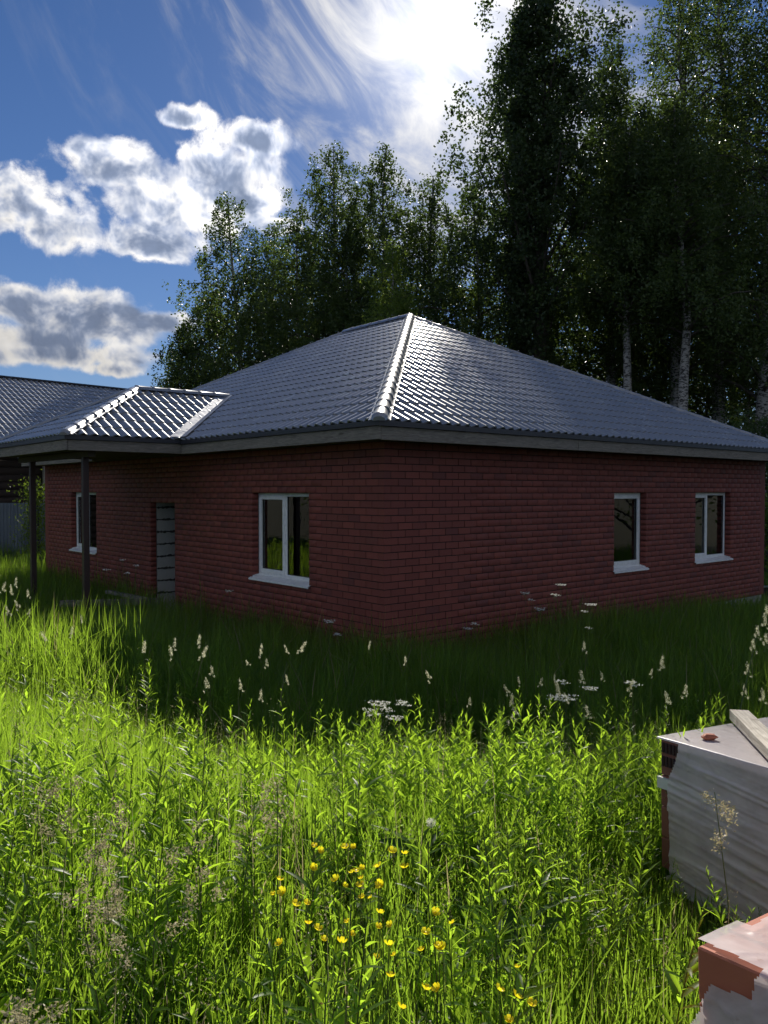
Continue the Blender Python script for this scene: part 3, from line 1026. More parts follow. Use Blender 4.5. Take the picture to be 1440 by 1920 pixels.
tag(link('tile_field', np_mesh('tile_field', np.concatenate(V_), np.concatenate(F_), 'roof_metal', True), nb_h), kind='stuff')
if me:
    o = link('cut_tile_edge', me, nb_h); o.matrix_local = FN; o['kind'] = 'stuff'
MB().add([(-6, 0, zr - .02), (10, 0, zr - .02), (10, runN, zr - runN * TANP), (-6, runN, zr - runN * TANP), (-6, -runN, zr - runN * TANP - .03), (10, -runN, zr - runN * TANP - .03)],
         [(0, 1, 2, 3), (4, 5, 1, 0)]).build('roof_deck', 'trim_dark', nb_h)
MB().box((-6.02, -0.14, zr - 0.03), (10.03, 0.14, zr + 0.06)).build('ridge_strip', 'trim_dark', nb_h, bevel=0.03)
MB().box((9.9, -runN, zr - 0.1), (10.04, 0, zr + 0.02), Matrix.Translation((0, 0, 0))).V
wallx1 = 4.2
k = 0
zlog = 0.1
log_me = MB().tube([(-6, 0, 0), (wallx1, 0, 0)], [0.125, 0.125], 10).mesh('wall_log', 'log_dark', True)
eaveN = zr - runN * TANP
while zlog < eaveN + 0.25:
    link('wall_log', log_me, nb_h, loc=(rb.uniform(-.02, .02), -runN + 0.75, zlog)); zlog += 0.212
MB().box((-6, -runN + 0.9, 0), (wallx1, 4.0, eaveN + .2)).build('inner_wall', 'log_dark', nb_h)
MB().box((wallx1 + .01, -runN + 1.4, 0), (9.3, 4.0, eaveN + .2)).build('veranda_wall', 'log_dark', nb_h)
pn = NM.inverted() @ at(86, 900, 23.4 * NK)
MB().box((pn.x - .07, pn.y - .07, -0.2), (pn.x + .07, pn.y + .07, eaveN - 0.1)).build('veranda_post', 'timber_pale', nb_h, bevel=0.01)
MB().box((pn.x - .32, pn.y - .06, eaveN - 0.32), (pn.x + .12, pn.y + .06, eaveN - 0.18)).build('veranda_bracket', 'timber_pale', nb_h, bevel=0.01)

# grey corrugated fence in front of it
fl0 = at(-260, 960, 30.0); fl1 = at(150, 960, 32.5)
fdir = (Vector((fl1.x, fl1.y, 0)) - Vector((fl0.x, fl0.y, 0))); FLn = fdir.length; fang = math.atan2(fdir.y, fdir.x)
fz = -1.2
fence = empty('sheet_fence', (fl0.x, fl0.y, fz), (0, 0, fang))
tag(fence, 'grey corrugated metal sheet fence in front of the log house', 'fence')
topz = at(0, 943, 31.5).z - fz
npan = int(FLn / 1.15) + 1
def sheet(wd, h):
    xs = []; ys = []
    x = 0.0
    while x < wd - 0.001:
        for dx, yy in ((0.0, 0), (0.045, 0), (0.062, -0.03), (0.108, -0.03)):
            xs.append(x + dx); ys.append(yy)
        x += 0.126
    xs.append(wd); ys.append(0)
    n = len(xs)
    V = [(xs[i], ys[i], 0) for i in range(n)] + [(xs[i], ys[i], h) for i in range(n)]
    F = [(i, i + 1, n + i + 1, n + i) for i in range(n - 1)]
    return MB().add(V, F)
for i in range(npan):
    h = topz + (0.12 if i == npan - 4 else 0) - 0.02 * (i % 2)
    o = sheet(1.134, h).build('fence_panel', 'fence_sheet', fence, loc=(i * 1.15, rb.uniform(-.01, .01), 0))
    MB().box((i * 1.15 - .03, 0.02, 0), (i * 1.15 + .03, 0.08, topz - 0.15)).build('fence_post', 'steel_brown', fence)

# dark board fence at the far end of the right wall
rf = empty('board_fence', (0, 0, 0)); 
tag(rf, 'dark board fence with a pale cap at the far right end of the house', 'fence')
for i in range(9):
    p = at(1428 + i * 11, 1140, 19.5)
    g0 = float(zg(p.x, p.y))
    MB().box((p.x - 0.065, 19.47, g0 - .2), (p.x + 0.065, 19.50, at(1430, 1102 - i * .4, 19.5).z - rb.uniform(0, .01))).build('fence_board', 'log_dark', rf)
p0 = at(1422, 1101, 19.45); p1 = at(1530, 1093, 19.45)
MB().box((p0.x, 19.40, p0.z), (p1.x, 19.56, p0.z + 0.03)).build('fence_cap', 'flashing_metal', rf)

# ------------------------------------------------------------------ brick packs
def pack(name, P0, alpha, tilt, height, la, lb, label, film, tear, brick_mat, top_h, holes, band):
    """local x along the visible front face (towards the camera), y into the pack, z=0 top plane"""
    a = Vector((math.sin(alpha), -math.cos(alpha), 0)); b = Vector((math.cos(alpha), math.sin(alpha), 0))
    root = empty(name)
    M = Matrix(((a.x, b.x, 0, P0.x), (a.y, b.y, 0, P0.y), (0, 0, 1, P0.z), (0, 0, 0, 1)))
    T = Matrix.Rotation(-tilt, 4, 'X')
    root.matrix_world = Matrix.Translation((P0.x, P0.y, P0.z)) @ T @ Matrix.Translation((-P0.x, -P0.y, -P0.z)) @ M @ Matrix.Translation((0, 0, -height))
    tag(root, label, 'brick pack', 'shrink-wrapped brick packs')
    H = height
    ins = 0.006
    z = H
    row = 0
    while z > 0.14:
        h = top_h if row == 0 else 0.125
        x = ins; i = 0
        while x < la - 0.03:
            L = 0.25 if (row or not holes) else 0.125
            e = min(x + L, la - ins)
            z0_ = max(z - h, 0.1) + 0.003
            mb_ = MB().box((x + .001, ins + rb.uniform(0, .004), z0_), (e - .002, ins + .12, z - ins if row == 0 else z))
            o = mb_.build('brick', brick_mat, root, bevel=0.004)
            if holes and row == 0 and i < 3:
                for cc in range(6):
                    for rr in range(2):
                        hx = x + 0.012 + cc * 0.018; hz = z - 0.035 - rr * 0.055
                        MB().box((hx, ins - .0045, hz - 0.024), (hx + 0.010, ins + 0.01, hz + 0.016)).build('brick_hole_shade', 'hole_shade', o)  # solid dark box on the brick face: painted shade of a hole
            x = e; i += 1
        z -= h; row += 1
    # body behind the front layer of bricks
    MB().box((ins, ins + .13, 0.1), (la - ins, lb - ins, H - ins)).build('brick_core', brick_mat, root)
    # pallet
    pl = MB()
    for q in range(6):
        pl.box((0.02, 0.02 + q * (lb - .14) / 5, 0.078), (la - .02, 0.12 + q * (lb - .14) / 5, 0.098))
    for q in (0.03, la / 2 - .05, la - .13):
        pl.box((q, 0.02, 0), (q + .1, lb - .02, 0.077))
    pl.build('pallet', 'timber_pale', root)
    # film: grid over (a, s): s runs from the back of the top to the front edge and down the front
    na = 200; ns1 = 110; ns2 = 100
    A = np.linspace(-0.004, la, na)
    S_ = np.concatenate([np.linspace(-lb, 0, ns1, endpoint=False), np.linspace(0, H - 0.06, ns2)])
    AA, SS = np.meshgrid(A, S_)
    top = SS < 0
    wr = film['wr']
    n1 = vnoise(AA * film['fa'] + SS * 3.0, SS * film['fs'] + AA * film['sk'], film['seed'])
    n2 = vnoise(AA * film['fa'] * 2.3 - SS * 5, SS * film['fs'] * 2.1 + AA * film['sk'] * 2, film['seed'] + 5)
    n3 = vnoise(AA * 30, SS * 30, film['seed'] + 9)
    ridge = 1 - np.abs(2 * n1 - 1)
    disp = wr * (ridge ** 3 * 0.9 + (1 - np.abs(2 * n2 - 1)) ** 4 * 0.5 + 0.18 * n3)
    soft = 1 - np.exp(-(SS / 0.05) ** 2)
    disp = disp * (0.25 + 0.75 * soft) + 0.003
    disp = np.where(top, disp * film.get('topk', 1.0) * (0.15 + 0.85 * sstep(0.0, 0.10, AA)), disp)
    Px = AA
    Py = np.where(top, -SS, 0.0) - np.where(top, 0, disp)
    Pz = np.where(top, H, H - SS) + np.where(top, disp * 0.8, 0)
    # round the front edge
    edge_ = np.exp(-(SS / 0.012) ** 2)
    Py = Py + edge_ * 0.002; Pz = Pz - edge_ * 0.001
    keep = tear(AA, SS)
    Vv = np.stack([Px.ravel(), Py.ravel(), Pz.ravel()], 1)
    ii = np.arange(AA.size).reshape(AA.shape)
    Ff = np.stack([ii[:-1, :-1].ravel(), ii[:-1, 1:].ravel(), ii[1:, 1:].ravel(), ii[1:, :-1].ravel()], 1)
    kk = keep[:-1, :-1] & keep[:-1, 1:] & keep[1:, 1:] & keep[1:, :-1]
    Ff = Ff[kk.ravel()]
    used = np.unique(Ff); remap = np.zeros(len(Vv), int); remap[used] = np.arange(len(used))
    link('plastic_film', np_mesh('plastic_film', Vv[used], remap[Ff], film['mat'], True), root)
    if band:
        z_ = H - band
        MB().box((-0.002, -0.0035, z_ - 0.045), (0.30, 0.010, z_)).build('tape_band', 'tape_white', root)
    return root

def tear1(A, S_):
    front = S_ > 0
    e = 0.055 + 0.05 * np.clip(1 - S_ / 0.16, 0, 1) ** 0.5 * 0 + 0.045 * sstep(0.17, 0.02, S_) + 0.010 * (vnoise(S_ * 9, A * 0, 2) - .5)
    return ~(front & (A < e) & (S_ > 0.008))
P1 = at(1233, 1381, 3.26)
p1_root = pack('brick_pack', P1, R(29), R(3), 0.66, 1.05, 0.8, 'pallet of bricks in ribbed grey film with a plank on top', dict(wr=0.0065, topk=0.4, fa=1.6, fs=34, sk=-4.5, seed=4, mat='film_grey'), tear1, 'clay_dark', 0.155, True, 0.16)
def tear2(A, S_):
    n = vnoise(A * 16, S_ * 16, 6) * 0.028
    # torn corner: an open patch round the top far corner on the front face, a strip along the top edge
    front = (S_ > 0) & (A < 0.135 - S_ * 0.1 + n * 0.4) & (S_ < 0.045 + n + 0.09 * np.clip(1 - A / 0.045, 0, 1))
    top = (S_ <= 0) & (S_ > -0.024 + 0.06 * (A - 0.02) + n * 0.35) & (A < 0.15)
    far = (A < 0.012 + n * 0.7) & (S_ < -0.18)
    return ~(front | top | far)
P2 = at(1297, 1768, 1.68)
p2_root = pack('brick_pack', P2, R(35), R(5), 0.68, 1.0, 0.75, 'pallet of orange bricks in torn clear film at the lower right', dict(wr=0.009, fa=6.0, fs=13, sk=9.0, seed=11, mat='film_white'), tear2, 'clay_orange', 0.12, False, 0)
# plank on the first pack
q0 = at(1386, 1354, 3.50); q1 = at(1500, 1490, 2.62)
tilt_top = p1_root.matrix_world
inv = tilt_top.inverted()
l0 = inv @ q0; l1 = inv @ q1
l0.z = l1.z = 0.66 + 0.012
w0 = tilt_top @ l0; w1 = tilt_top @ l1
plank = MB().box((0, -0.04, 0), ((w1 - w0).length, 0.04, 0.045)).build('plank', 'timber_pale', None, bevel=0.003)
plank.matrix_world = Matrix.Translation(w0) @ (w1 - w0).to_track_quat('X', 'Z').to_matrix().to_4x4()
tag(plank, 'rough pale plank lying across the top of the grey brick pack', 'plank')
# brick crumb on the first pack
bm = bmesh.new(); bmesh.ops.create_icosphere(bm, subdivisions=2, radius=0.03)
for v in bm.verts: v.co = Vector((v.co.x * 1.1, v.co.y * 0.8, v.co.z * 0.45)) * (1 + 0.35 * (random.random() - .5))
me = bpy.data.meshes.new('brick_shard'); bm.to_mesh(me); bm.free(); me.materials.append(MAT['clay_orange'])
l = inv @ at(1330, 1384, 3.2); l.z = 0.675
tag(link('brick_shard', me, None, loc=tilt_top @ l), 'orange brick shard lying on the film of the pack', 'shard')

# ------------------------------------------------------------------ trees
def rand_unit(n, g):
    v = g.normal(size=(n, 3)); return v / np.linalg.norm(v, axis=1)[:, None]

def leaf_quads(C, size, g, aspect=0.62):
    n = len(C)
    a = rand_unit(n, g); h = rand_unit(n, g)
    b = np.cross(a, h); b /= np.linalg.norm(b, axis=1)[:, None] + 1e-9
    s = size * g.uniform(0.65, 1.25, n)[:, None] * 0.5
    a = a * s; b = b * s * aspect
    V = np.stack([C - a, C + b, C + a, C - b], 1).reshape(-1, 3)
    F = np.arange(4 * n).reshape(-1, 4)
    return V, F

def tree_mesh(H, prof, nbr, nleaf, leaf, style, lean, seed, t0, trunk_r):
    """returns trunk MB, leaf V/F ; prof: list of (t, radius)"""
    g = np.random.default_rng(seed); rr = random.Random(seed)
    ts = np.linspace(0, 1, 9)
    wob = [(0, 0)]
    for i in range(8): wob.append((wob[-1][0] + rr.gauss(0, .012) * H * 0.5, wob[-1][1] + rr.gauss(0, .012) * H * 0.5))
    wob = np.array(wob)
    tp = np.stack([wob[:, 0] + lean[0] * H * ts ** 1.6, wob[:, 1] + lean[1] * H * ts ** 1.6, H * ts], 1)
    def trunk(t): return np.array([np.interp(t, ts, tp[:, k]) for k in range(3)])
    tr = MB(); tr.tube([tuple(p) for p in tp], [trunk_r * (1 - 0.93 * q) + 0.012 for q in ts], 8, False)
    limb = MB()
    pt, pr = zip(*prof)
    cl = []; wt = []
    for i in range(nbr):
        t = t0 + (1 - t0) * ((i + rr.random()) / nbr) ** 0.9
        L = np.interp(t, pt, pr) * (rr.uniform(0.6, 1.25) * (2.2 if style == 'birch' else 1.4) if style != 'poplar' else rr.uniform(0.5, 1.4) * 1.35)
        az_ = i * 2.39996 + rr.uniform(-.4, .4)
        up = {'birch': 0.9, 'poplar': 1.8, 'bush': 0.8}[style] * rr.uniform(0.6, 1.2)
        a = trunk(t)
        dirv = np.array([math.cos(az_), math.sin(az_), up]); dirv /= np.linalg.norm(dirv)
        n = 6
        pts = []
        for k in range(n):
            s = k / (n - 1)
            p = a + dirv * L * 1.15 * s
            if style == 'birch': p[2] -= L * 0.55 * s * s
            if style == 'poplar': p[2] += L * 0.15 * s * s
            pts.append(p)
        if L > 0.5: limb.tube([tuple(p) for p in pts[:5]], [max(0.010, 0.013 * L * (1 - 0.9 * k / (n - 1)) + 0.006) for k in range(5)], 4, False)
        pts = np.array(pts)
        ncl = max(3, int(L * (4.0 if style != 'poplar' else 3.6)))
        for _ in range(ncl):
            s = rr.uniform(0.22, 1.0) ** 0.8
            c = np.array([np.interp(s * (n - 1), range(n), pts[:, k]) for k in range(3)])
            sp = 0.16 * L + 0.12
            c = c + np.clip(g.normal(size=3), -1.6, 1.6) * np.array([sp, sp, sp * 0.6])
            cl.append(c); wt.append(rr.uniform(0.4, 1.3))
    cl = np.array(cl); wt = np.array(wt); wt /= wt.sum()
    ci = g.choice(len(cl), nleaf, p=wt)
    if style == 'birch':
        strand = rand_unit(len(cl) * 5, g)[:, :2] * 0.30
        si = ci * 5 + g.integers(0, 5, nleaf)
        off = np.zeros((nleaf, 3))
        off[:, :2] = strand[si] + g.normal(size=(nleaf, 2)) * 0.085
        off[:, 2] = -np.abs(g.normal(size=nleaf)) * 0.65 + 0.18
    elif style == 'poplar':
        off = g.normal(size=(nleaf, 3)) * np.array([0.27, 0.27, 0.34])
    else:
        off = g.normal(size=(nleaf, 3)) * np.array([0.22, 0.22, 0.2])
    C = cl[ci] + off
    V, F = leaf_quads(C, leaf, g, 0.8 if style == 'poplar' else 0.68)
    return tr, limb, V, F

tree_protos = {}
def tree(name, px, top, Dp, width, kind, label, seed, nleaf=34000, leaf=0.15, lean=(0, 0), t0=0.12, leafmat='birch_leaf', bark='birch_bark', share=None, fat=1.0, cat='tree', group=None):
    b = at(px, 921, Dp); gz = float(zg(b.x, b.y)) - 0.1
    H = at(px, top, Dp).z - gz
    wr = width / FPX * Dp / 2
    root = empty(name, (b.x, b.y, gz))
    tag(root, label, cat, group)
    key = share
    if key and key in tree_protos:
        tm, lm, cm, H0, w0_ = tree_protos[key]
        sc = (wr / w0_, wr / w0_, H / H0)
        rz = (seed * 1.7) % 6.28
        link('trunk', tm, root, rot=(0, 0, rz), scale=sc); tag(link('limbs', lm, root, rot=(0, 0, rz), scale=sc), kind='stuff')
        link('crown', cm, root, rot=(0, 0, rz), scale=sc)
        return root
    if kind == 'birch':
        prof = [(0, 0.7 * wr), (0.2, 0.95 * wr), (0.45, 1.0 * wr), (0.68, 0.76 * wr), (0.86, 0.42 * wr), (1, 0.13 * wr)]
    elif kind == 'poplar':
        prof = [(0, 0.5 * wr), (0.3, 0.75 * wr), (0.5, 1.0 * wr), (0.72, 0.72 * wr), (0.9, 0.36 * wr), (1, 0.14 * wr)]
    else:
        prof = [(0, 0.8 * wr), (0.4, 1.0 * wr), (0.8, 0.7 * wr), (1, 0.3 * wr)]
    tr, limb, V, F = tree_mesh(H, prof, int(46 + H * 1.6) if kind != 'poplar' else int(26 + H * 1.3), nleaf, leaf, kind, lean, seed, t0, 0.0125 * H * fat)
    tm = tr.mesh('trunk', bark, True); lm = limb.mesh('limbs', 'bark_dark', True); cm = np_mesh('crown', V, F, leafmat)
    link('trunk', tm, root); tag(link('limbs', lm, root), kind='stuff'); link('crown', cm, root)
    if key: tree_protos[key] = (tm, lm, cm, H, wr)
    return root

tree('birch_tree', 345, 605, 66, 80, 'birch', 'lowest leafy tree at the left end of the tree line', 11, 26000, 0.20)
tree('birch_tree', 402, 545, 67, 85, 'birch', 'low birch between the leftmost tree and the leaning birch', 12, 26000, 0.20)
tree('birch_tree', 462, 368, 64, 120, 'birch', 'birch whose thin top leans to the left over the cloud', 13, 34000, 0.20, lean=(-0.05, 0))
tree('birch_tree', 520, 425, 65, 120, 'birch', 'ragged birch right of the leaning birch', 14, 30000, 0.20)
tree('birch_tree', 612, 283, 60, 150, 'birch', 'tall birch with a spiky top above the left roof slope', 15, 46000, 0.19)
tree('birch_tree', 565, 395, 59, 150, 'birch', 'dense birch left of the tall spiky birch', 16, 38000, 0.19)
tree('birch_tree', 722, 285, 58, 150, 'birch', 'tall drooping birch with a rounded top behind the roof apex', 17, 46000, 0.19)
tree('birch_tree', 660, 420, 56, 140, 'birch', 'dense birch between the spiky and the rounded birch', 18, 38000, 0.19, share='mid')
tree('young_birch', 752, 450, 46, 88, 'birch', 'young light green birch directly above the roof apex', 19, 22000, 0.15, leafmat='young_leaf')
tree('birch_tree', 805, 335, 55, 130, 'birch', 'birch right of the rounded drooping birch', 20, 38000, 0.18)
tree('birch_tree', 885, 345, 51, 150, 'birch', 'birch at the left foot of the tall poplar', 21, 36000, share='mid')
tree('poplar_tree', 1012, -15, 45, 300, 'poplar', 'very tall dark poplar reaching the top of the picture', 31, 56000, 0.19, lean=(0.012, 0), t0=0.26, leafmat='poplar_leaf', bark='bark_dark', fat=1.5)
tree('poplar_tree', 968, 40, 47, 85, 'poplar', 'slim poplar at the left shoulder of the tall poplar', 34, 22000, 0.18, t0=0.3, leafmat='poplar_leaf', bark='bark_dark')
tree('birch_tree', 1122, 95, 48, 130, 'birch', 'dark birch right of the tall poplar', 22, 50000, 0.16, t0=0.25)
tree('birch_tree', 1165, 240, 43, 170, 'birch', 'birch with a straight white trunk showing above the right roof slope', 23, 34000, 0.16, t0=0.52, fat=1.15)
tree('birch_tree', 1262, -70, 46, 180, 'birch', 'towering birch with its top cut by the picture edge', 24, 40000, 0.16, t0=0.28, share='big')
tree('birch_tree', 1290, 180, 41, 190, 'birch', 'birch with a bent white trunk above the right roof slope', 25, 38000, 0.16, lean=(-0.05, 0), t0=0.46, fat=1.2)
tree('birch_tree', 1345, -110, 48, 200, 'birch', 'towering birch right of the bent white trunk', 26, 56000, 0.16, t0=0.3, share='big')
tree('birch_tree', 1425, -40, 44, 220, 'birch', 'towering birch at the right edge of the picture', 27, 38000, 0.16, t0=0.24, share='right')
tree('birch_tree', 1540, -20, 47, 240, 'birch', 'birch beyond the right edge of the picture', 28, 38000, 0.16, t0=0.24, share='right')
tree('birch_tree', 1190, 200, 56, 220, 'birch', 'far birch seen through the gaps between the white trunks', 29, 40000, 0.17, t0=0.15, share='far')
tree('birch_tree', 1370, 180, 57, 240, 'birch', 'far birch behind the birch at the right edge', 30, 40000, 0.17, t0=0.15, share='far')
for i_, (px_, top_, D_, w_, lb_) in enumerate(((1085, 520, 52, 150, 'low dark undergrowth tree right of the poplar trunk'), (1150, 590, 50, 150, 'low undergrowth tree below the straight white trunk'), (1225, 570, 53, 160, 'low undergrowth tree between the two white trunks'),
        (1325, 600, 51, 170, 'low undergrowth tree right of the bent white trunk'), (1405, 560, 50, 170, 'low undergrowth tree at the right edge'), (960, 480, 54, 160, 'undergrowth tree left of the poplar trunk'))):
    tree('undergrowth_tree', px_, top_, D_, w_, 'birch', lb_, 60 + i_, 17000, 0.16, t0=0.08, share='under')
tree('hazel_bush', 1452, 955, 23, 90, 'bush', 'sunlit leafy bush past the right end of the house', 41, 3500, 0.10, leafmat='bush_leaf', bark='bark_dark', cat='bush')
tree('hazel_bush', 1440, 800, 30, 150, 'bush', 'shaded bush under the trees past the right end of the house', 42, 9000, 0.12, leafmat='birch_leaf', bark='bark_dark', cat='bush')
tree('garden_bush', 70, 916, 29, 42, 'bush', 'bush with pale leaves against the dark log wall', 43, 2600, 0.09, leafmat='bush_leaf', bark='bark_dark', cat='bush')

tree('hedge_bush', -1700, 640, 17, 600, 'bush', 'leafy bush at the left side of the yard', 44, 9000, 0.14, leafmat='bush_leaf', bark='bark_dark', cat='bush', share='hedge')
tree('hedge_bush', -2300, 560, 14, 900, 'bush', 'broad leafy bush further left in the yard', 45, 9000, 0.14, leafmat='bush_leaf', bark='bark_dark', cat='bush', share='hedge')
tree('hedge_bush', 2600, 640, 18, 600, 'bush', 'leafy bush at the right side of the yard', 46, 9000, 0.14, leafmat='bush_leaf', bark='bark_dark', cat='bush', share='hedge')
# ------------------------------------------------------------------ grass and plants
def excluded(x, y):
    """inside house / slab / packs"""
    c, s = math.cos(HROT), math.sin(HROT)
    dx, dy = x - HLOC.x, y - HLOC.y
    lx, ly = c * dx + s * dy, -s * dx + c * dy
    ex = (lx > -0.02) & (ly > -0.02) & (lx < LX + .2) & (ly < LY + .2)
    for root, la, lb in ((p1_root, 1.05, 0.8), (p2_root, 1.0, 0.75)):
        Mi = np.array(root.matrix_world.inverted())
        qx = Mi[0, 0] * x + Mi[0, 1] * y + Mi[0, 3]; qy = Mi[1, 0] * x + Mi[1, 1] * y + Mi[1, 3]
        ex |= (qx > -0.02) & (qx < la + .02) & (qy > -0.025) & (qy < lb + .02)
    return ex
bpy.context.view_layer.update()
p1_root.matrix_world; 

def pack_low(x, y):
    f = np.ones_like(np.asarray(x, float))
    for root, la in ((p1_root, 1.05), (p2_root, 1.0)):
        Mi = np.array(root.matrix_world.inverted())
        qx = Mi[0, 0] * x + Mi[0, 1] * y + Mi[0, 3]; qy = Mi[1, 0] * x + Mi[1, 1] * y + Mi[1, 3]
        inz = sstep(-0.25, 0.1, qx) * sstep(-1.0, -0.75, qy) * (qy < 0.0) * (qx < la + .3)
        lim = 0.28 + 0.55 * sstep(0.0, 1.0, -qy)
        f = np.minimum(f, 1 - inz * (1 - lim))
    return f

def sample_area(n, ymin, ymax, spread, g):
    y = ymin + (ymax - ymin) * g.random(n)
    wdt = spread * y + 1.0
    keep = g.random(n) < wdt / (spread * ymax + 1.0)
    y = y[keep]; wdt = wdt[keep]
    x = (g.random(len(y)) * 2 - 1) * wdt
    k = ~excluded(x, y)
    return x[k], y[k]

def blades(x, y, h, wd, g, lean=0.35):
    n = len(x); z = zg(x, y)
    phi = g.uniform(0, 2 * math.pi, n); ln = np.abs(g.normal(0, lean, n)) * h
    dx, dy = np.cos(phi), np.sin(phi)
    fx = g.uniform(0, 2 * math.pi, n); wx, wy = np.cos(fx), np.sin(fx)
    lv = np.array([0.0, 0.38, 0.72, 1.0]); ww = np.array([0.8, 1.0, 0.68, 0.06])
    V = np.zeros((n, 8, 3))
    for i, (t_, w_) in enumerate(zip(lv, ww)):
        cx = x + dx * ln * t_ ** 2; cy = y + dy * ln * t_ ** 2
        cz = z + h * t_ * (1 - 0.28 * t_ * np.minimum(1.5, ln / h)) - (0.02 if i == 0 else 0)
        V[:, 2 * i, 0] = cx - wx * wd * w_; V[:, 2 * i, 1] = cy - wy * wd * w_; V[:, 2 * i, 2] = cz
        V[:, 2 * i + 1, 0] = cx + wx * wd * w_; V[:, 2 * i + 1, 1] = cy + wy * wd * w_; V[:, 2 * i + 1, 2] = cz
    b = np.arange(n)[:, None] * 8
    F = np.concatenate([b + np.array([0, 1, 3, 2]), b + np.array([2, 3, 5, 4]), b + np.array([4, 5, 7, 6])], 0)
    return V.reshape(-1, 3), F

def canopy(x, y):
    """height of the grass"""
    h = 0.42 + 0.32 * sstep(5.5, 9.5, y)
    c, s = math.cos(HROT), math.sin(HROT)
    lx = c * (x - HLOC.x) + s * (y - HLOC.y); ly = -s * (x - HLOC.x) + c * (y - HLOC.y)
    h = h * (1 - 0.4 * sstep(6.0, 10.5, lx) * sstep(-3, -0.5, ly))
    h = h + 0.25 * sstep(0.6, 0.0, np.abs(lx + 1.0) / 2) * sstep(1, 3, ly)*0.5
    return h * (0.55 + 0.5 * vnoise(x * 1.3, y * 1.3, 21) + 0.45 * vnoise(x * 4.2, y * 4.2, 23)) * pack_low(x, y)

GV, GF = [], []; off = 0
def addg(V, F):
    global off
    GV.append(V); GF.append(F + off); off += len(V)
g = np.random.default_rng(5)
for (n, y0_, y1_, wd, hs, ln) in ((42000, 0.7, 3.2, 0.0028, 1.0, 0.35), (62000, 3.0, 7.0, 0.0034, 1.05, 0.30), (70000, 6.5, 13.0, 0.0052, 1.1, 0.38), (46000, 12.5, 33.0, 0.010, 1.0, 0.35)):
    x, y = sample_area(n, y0_, y1_, 0.56, g)
    h = canopy(x, y) * g.uniform(0.5, 1.25, len(x)) * hs
    V, F = blades(x, y, h, wd * g.uniform(0.6, 1.5, len(x)), g, ln)
    addg(V, F)
def house_band(n, x0, x1, y0, y1, h0, h1):
    lx = g.uniform(x0, x1, n); ly = g.uniform(y0, y1, n)
    c, s_ = math.cos(HROT), math.sin(HROT)
    x = HLOC.x + c * lx - s_ * ly; y = HLOC.y + s_ * lx + c * ly
    k = ~excluded(x, y); x, y, lx, ly = x[k], y[k], lx[k], ly[k]
    h = g.uniform(h0, h1, len(x)) * (0.4 + 0.7 * vnoise(x * 1.6, y * 1.6, 55) + 0.5 * vnoise(x * 4.5, y * 4.5, 57))
    h = h * (1 - 0.45 * sstep(6.0, 11.0, lx))
    addg(*blades(x, y, h, 0.0062 * g.uniform(0.6, 1.5, len(x)), g, 0.42))
house_band(34000, -3.4, 0.0, -2.6, 14.5, 0.45, 0.95)
house_band(20000, -1.0, 12.0, -2.8, -0.03, 0.45, 0.9)
x = g.uniform(-26, -4, 20000); y = g.uniform(9, 27, 20000)
k = ~excluded(x, y) & (np.abs(x) > 0.55 * y + 1.0); x, y = x[k], y[k]
addg(*blades(x, y, canopy(x, y) * g.uniform(0.5, 1.2, len(x)), 0.012 * g.uniform(0.6, 1.5, len(x)), g, 0.35))
x = g.uniform(8, 24, 9000); y = g.uniform(8, 20, 9000)
k = ~excluded(x, y) & (np.abs(x) > 0.55 * y + 1.0); x, y = x[k], y[k]
addg(*blades(x, y, canopy(x, y) * g.uniform(0.5, 1.2, len(x)), 0.012 * g.uniform(0.6, 1.5, len(x)), g, 0.35))
tag(link('meadow_grass', np_mesh('meadow_grass', np.concatenate(GV), np.concatenate(GF), 'grass_blade')), 'tall green meadow grass round the house', 'grass', kind='stuff')

# leafy weeds: leaf template
def leaf_template(L, W, droop):
    n = 5; V = []; F = []
    for i in range(n):
        t_ = i / (n - 1)
        wdt = W * (math.sin(math.pi * min(1, t_ * 0.93 + 0.05)) ** 0.8) * (1 - 0.25 * t_)
        if i == n - 1: wdt = 0.0006
        zc = -droop * L * t_ * t_
        V += [(L * t_, -wdt, zc + wdt * 0.35), (L * t_, 0, zc), (L * t_, wdt, zc + wdt * 0.35)]
    for i in range(n - 1):
        for k in range(2):
            F.append((i * 3 + k, i * 3 + k + 1, (i + 1) * 3 + k + 1, (i + 1) * 3 + k))
    return np.array(V), np.array(F)
LT = [leaf_template(0.085, 0.0085, 0.12), leaf_template(0.07, 0.0070, 0.25), leaf_template(0.055, 0.0062, 0.0), leaf_template(0.10, 0.0105, 0.3)]
leaf_mes = [np_mesh('leaf', v, f, 'weed_leaf', True) for (v, f) in LT]

